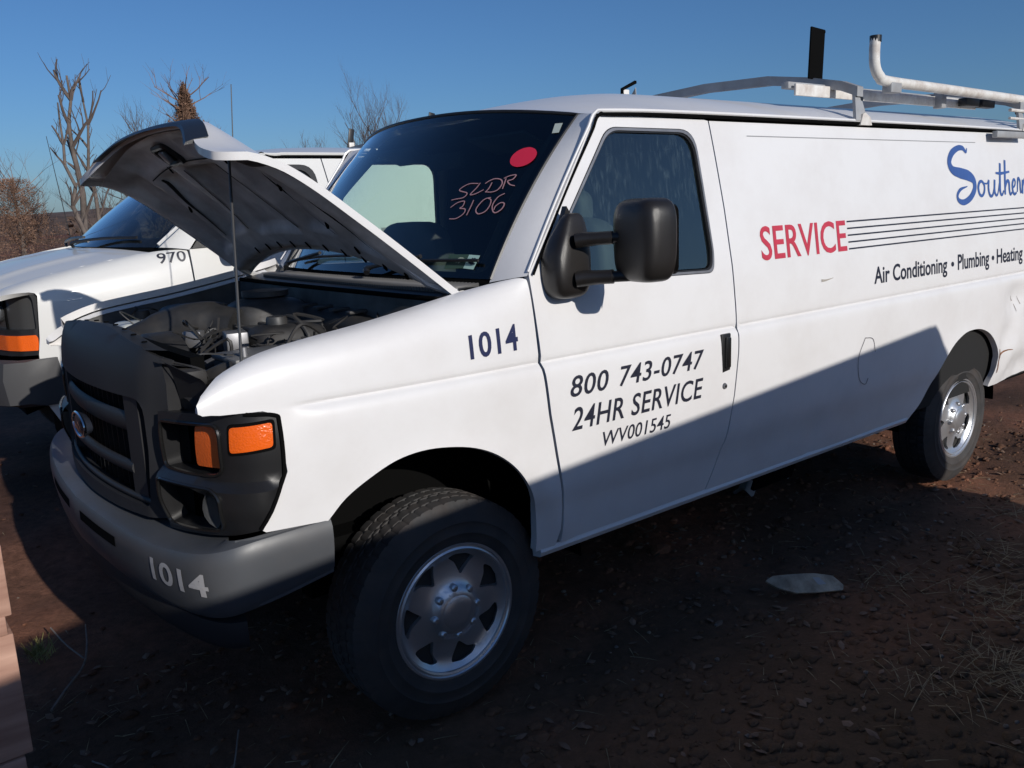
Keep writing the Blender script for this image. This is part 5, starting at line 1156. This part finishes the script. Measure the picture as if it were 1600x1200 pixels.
# ------------------------------------------------------------------ reddish timbers beside the camera
def plank_mat():
    m = bpy.data.materials.new('red_rough_wood'); m.use_nodes = True; t = m.node_tree; b = t.nodes['Principled BSDF']; L = t.links.new
    tc = t.nodes.new('ShaderNodeTexCoord'); mp = t.nodes.new('ShaderNodeMapping'); mp.inputs['Scale'].default_value = (2.2, 22, 22); L(tc.outputs['Object'], mp.inputs[0])
    a = t.nodes.new('ShaderNodeTexNoise'); a.inputs['Scale'].default_value = 1; a.inputs['Detail'].default_value = 7; L(mp.outputs[0], a.inputs['Vector'])
    r = t.nodes.new('ShaderNodeValToRGB'); L(a.outputs['Fac'], r.inputs[0]); e = r.color_ramp.elements; e[0].position = .3; e[0].color = (.24, .115, .08, 1); e[1].position = .72; e[1].color = (.58, .36, .27, 1)
    L(r.outputs[0], b.inputs['Base Color']); b.inputs['Roughness'].default_value = .85
    bp = t.nodes.new('ShaderNodeBump'); bp.inputs['Strength'].default_value = .35; bp.inputs['Distance'].default_value = .004; L(a.outputs['Fac'], bp.inputs['Height']); L(bp.outputs[0], b.inputs['Normal']); return m
PL = plank_mat()
PLSPEC = [(.00, .20, -.02, 'lowest'), (.20, .395, -.012, 'second lowest'), (.395, .715, .006, 'broadest, jutting out'), (.715, .765, -.004, 'thinnest, set back'), (.765, .945, .010, 'topmost')]
for k, (z0, z1, dx, nm) in enumerate(PLSPEC):
    L_ = 1.3; b = MB(); b.box((0, 0, 0), (L_, .16, z1-z0-.003), bev=.004)
    o = b.build('timber', PL); o.location = (-1.228+dx-L_/2, -.80+.004*((k*3) % 4), (z0+z1)/2); o.rotation_euler = (0, R(.25*((k*5) % 3-1)), R(.5*((k*7) % 3-1)))
    tag(o, 'reddish rough sawn timber at the left edge, %s of the stack' % nm, 'timber', 'timbers stacked at the left edge')
# ------------------------------------------------------------------ background: hills and winter trees
random.seed(5)
def dirpt(px, py, dist):
    """point at a pixel direction of the photograph, a given horizontal distance away"""
    d = rt*((px-800)/FPX)+up*(-(py-600)/FPX)+fw; h = math.hypot(d.x, d.y); return CAM+d*(dist/h)
HILL = mat('winter_wood', (.10, .065, .05), .95, noise_scale=.15, noise_amt=.5)
def hill(name, r0, hfun, lab):
    V, F = [], []; n = 240
    for i in range(n):
        a = 2*math.pi*i/n
        for k, (rr, hh) in enumerate(((r0, -3), (r0*1.08, .45), (r0*1.2, .85), (r0*1.4, 1.0), (r0*1.8, -.2))):
            V.append((rr*math.cos(a), rr*math.sin(a), hfun(a)*hh if hh > 0 else -4))
    F = [(i*5+k, ((i+1) % n)*5+k, ((i+1) % n)*5+k+1, i*5+k+1) for i in range(n) for k in range(4)]
    o = mk(name, V, F, HILL, None, True, 180); tag(o, lab, 'hills', kind='structure')
hill('hills', 260, lambda a: 6.5+5*noise.noise(Vector((math.cos(a)*3, math.sin(a)*3, 1)))+2.5*noise.noise(Vector((math.cos(a)*14, math.sin(a)*14, 2)))+1.2*noise.noise(Vector((math.cos(a)*50, math.sin(a)*50, 2))), 'low wooded hills in winter brown along the horizon')
BARK = mat('grey_bark', (.13, .105, .09), .9, noise_scale=3, noise_amt=.4); TWIGT = mat('bare_twigs', (.11, .085, .075), .9)
VINE = mat('dead_vines', (.20, .115, .075), .95, noise_scale=1.5, noise_amt=.5)
def limb(mb, p, d, L, r, lev, maxlev, spread=.55, up_=.15, nb=(3, 4), seg=4):
    P = [Vector(p)]; dd = Vector(d).normalized()
    for k in range(seg):
        dd = (dd+Vector((random.gauss(0, .10), random.gauss(0, .10), random.gauss(0, .05)+up_*.25))).normalized(); P.append(P[-1]+dd*L/seg)
    rs = [r*(1-.55*k/seg) for k in range(seg+1)]
    mb.tube(P, rs, 6 if lev < 1 else 4 if lev < 3 else 3, False)
    if lev >= maxlev: return
    for b in range(random.randint(*nb)):
        t = random.uniform(.35, 1.0); i = min(seg-1, int(t*seg)); q = P[i].lerp(P[i+1], t*seg-i)
        a = random.uniform(0, 6.28); s = Vector((math.cos(a), math.sin(a), random.uniform(-.1, .6)))*spread
        limb(mb, q, dd+s*1.3+Vector((0, 0, up_)), L*random.uniform(.5, .75), rs[i]*random.uniform(.45, .65), lev+1, maxlev, spread, up_, nb, max(2, seg-1))
def bare_tree(px, pytop, dist, lab, lean=0, spread=.55, maxlev=4, trunks=1, thick=1.0, nb=(3, 4), base=None):
    top = dirpt(px, pytop, dist); gz = ground_h(top.x, top.y); H = top.z-gz
    o = empty('bare_tree', (top.x, top.y, gz), 0, lab, 'tree', 'bare winter trees behind the vans')
    tm, cm = MB(), MB()
    for t in range(trunks):
        ox = (t-(trunks-1)/2)*.05*H; r = H*.022*thick; h = H*random.uniform(.42, .5) if maxlev > 2 else H*.75
        P = [Vector((ox*.4, 0, -.2))]; d = Vector((lean*.15+ox/H*.5, 0, 1))
        for k in range(6): d = (d+Vector((random.gauss(0, .05), random.gauss(0, .05), .08))).normalized(); P.append(P[-1]+d*h/6)
        rs = [r*(1-.45*k/6) for k in range(7)]; tm.tube(P, rs, 8, False)
        for b in range(10 if maxlev > 2 else 4):
            q = P[random.randint(3, 6)]; a = random.uniform(0, 6.28); limb(cm, q, Vector((math.cos(a)*spread, math.sin(a)*spread, .8)), H*random.uniform(.22, .34), r*.5, 1, maxlev, spread, .2, nb)
        limb(cm, P[-1], d, H*.33, r*.5, 1, maxlev, spread*.8, .3, nb)
    tm.build('trunk', BARK, o, True, 60, False); cm.build('crown', TWIGT, o, True, 60, False); return o
def snag(px, pybase, pytop, dist, lab, thick=1.0, pxtop=None):
    """dead trunk with a few broken limbs"""
    top = dirpt(pxtop if pxtop is not None else px, pytop, dist); bs = dirpt(px, pybase, dist); gz = ground_h(bs.x, bs.y)
    o = empty('dead_tree', (bs.x, bs.y, gz), 0, lab, 'tree', 'dead trunks behind the far van'); tm, cm = MB(), MB()
    a = Vector((0, 0, -.3)); e = top-o.location; H = e.z; P = []; n = 9
    for k in range(n+1):
        t = k/n; q = a.lerp(e, t); q += Vector((random.gauss(0, .012)*H, random.gauss(0, .012)*H, 0))*(0 if k in (0, n) else 1); P.append(q)
    tm.tube(P, [H*.021*thick*(1-.78*k/n) for k in range(n+1)], 8)
    for b in range(11):
        k = random.randint(2, n-1); an = random.uniform(0, 6.28); limb(cm, P[k], Vector((math.cos(an)*.6, math.sin(an)*.6, .75)), H*random.uniform(.06, .20), H*.010*thick, 2, 4, .6, .25, (1, 3))
    tm.build('trunk', BARK, o, True, 60, False); cm.build('crown', TWIGT, o, True, 60, False)
def vine_tree(px, pytop, pyw, wpx, dist, lab):
    """tree hung with dead vines: cone-like mass of small leaf and stem shreds round a trunk"""
    top = dirpt(px, pytop, dist); gz = ground_h(top.x, top.y); H = top.z-gz; Wd = wpx/FPX*dist
    o = empty('vine_covered_tree', (top.x, top.y, gz), 0, lab, 'tree', 'trees hung with dead vines'); tm, cm = MB(), MB()
    tm.tube([(0, 0, -.2), (.02*H, 0, .4*H), (0, .01*H, .96*H)], [H*.03, H*.022, H*.006], 8)
    N = 24000
    for i in range(N):
        t = random.random()**.8; a = random.uniform(0, 6.28)
        clump = noise.noise(Vector((math.cos(a)*1.9, math.sin(a)*1.9, t*6+px)))+.5*noise.noise(Vector((math.cos(a)*5, math.sin(a)*5, t*16+px)))
        if random.random() < .08-.7*clump: continue
        prof = Wd*.80*((1.03-t)**.7+.10*math.sin(t*9+px))*(.85+.75*clump)
        r = prof*random.random()**.45; p = Vector((r*math.cos(a), r*math.sin(a), H*t+random.gauss(0, .012)*H)); s = H*random.uniform(.004, .010)
        u = Vector((random.gauss(0, 1), random.gauss(0, 1), random.gauss(0, 1))).normalized(); w = u.orthogonal().normalized()
        if i % 2: w = w*.22; u = (u*.5+Vector((0, 0, -1.8)))
        cm.add([p-u*s-w*s*.5, p+u*s-w*s*.3, p+u*s*.9+w*s*.5, p-u*s*.8+w*s*.4], [(0, 1, 2, 3)])
    for b in range(40):
        t = random.uniform(.2, .98); a = random.uniform(0, 6.28); limb(cm, (0, 0, H*t), Vector((math.cos(a), math.sin(a), .5)), Wd*random.uniform(.25, .6), H*.005, 2, 4, .6, .2, (2, 3))
    tm.build('trunk', BARK, o, True, 60, False); cm.build('crown', VINE, o, False, fix=False)
snag(128, 370, 118, 34, 'tallest dead trunk of the pair rising above the far windshield', 1.1, 104)
snag(158, 340, 122, 35, 'slimmer straight dead trunk right of the tallest dead trunk', .7, 124)
snag(136, 360, 160, 33, 'short forked dead trunk left of the tallest dead trunk', .9, 90)
bare_tree(150, 262, 40, 'low twiggy bare tree at the foot of the dead trunks', 0, .8, 4, 1, .7)
bare_tree(225, 158, 46, 'spreading bare tree left of the pointed vine covered tree', 0, .75, 4, 3, 1.0)
bare_tree(590, 150, 52, 'bare tree rising behind the roof of the far van', -.2, .6, 5, 3, .9)
bare_tree(485, 218, 90, 'tiny bare tree top showing over the far van roof', 0, .6, 4, 2)
bare_tree(460, 224, 95, 'faint bare tree top left of the other over the far van roof', 0, .6, 4, 1)
vine_tree(286, 136, 190, 95, 44, 'pointed brown tree hung with dead vines above the open hood')
vine_tree(18, 280, 370, 110, 40, 'rounded reddish tree hung with dead vines at the left edge')
# woods all round, behind the photographer too: they show in the glass
mbw = MB()
for i in range(420):
    a = random.uniform(0, 6.283); d = random.uniform(120, 200); x, y = d*math.cos(a), d*math.sin(a)
    vdir = (Vector((x, y, 0))-Vector((CAM.x, CAM.y, 0))).normalized(); infr = vdir.dot(Vector((fw.x, fw.y, 0)).normalized())
    h = random.uniform(3, 5) if infr > .7 else random.uniform(6, 11); z0 = ground_h(x, y)
    for k in range(16):
        t = random.random(); rr = h*.22*(1.1-t); b = random.uniform(0, 6.28); p = Vector((x+rr*math.cos(b), y+rr*math.sin(b), z0+h*(.1+.9*t))); s = h*.12
        u = Vector((random.gauss(0, 1), random.gauss(0, 1), random.gauss(0, .6)))*s; w = Vector((random.gauss(0, 1), random.gauss(0, 1), random.gauss(0, 1)))*s*.6
        mbw.add([p-u, p+w, p+u, p-w], [(0, 1, 2, 3)])
    mbw.tube([(x, y, z0-1), (x, y, z0+h*.8)], h*.015, 4, False)
o = mbw.build('distant_woods', HILL, None, False, fix=False); tag(o, 'far brown winter woods ringing the yard', 'woods', kind='stuff')
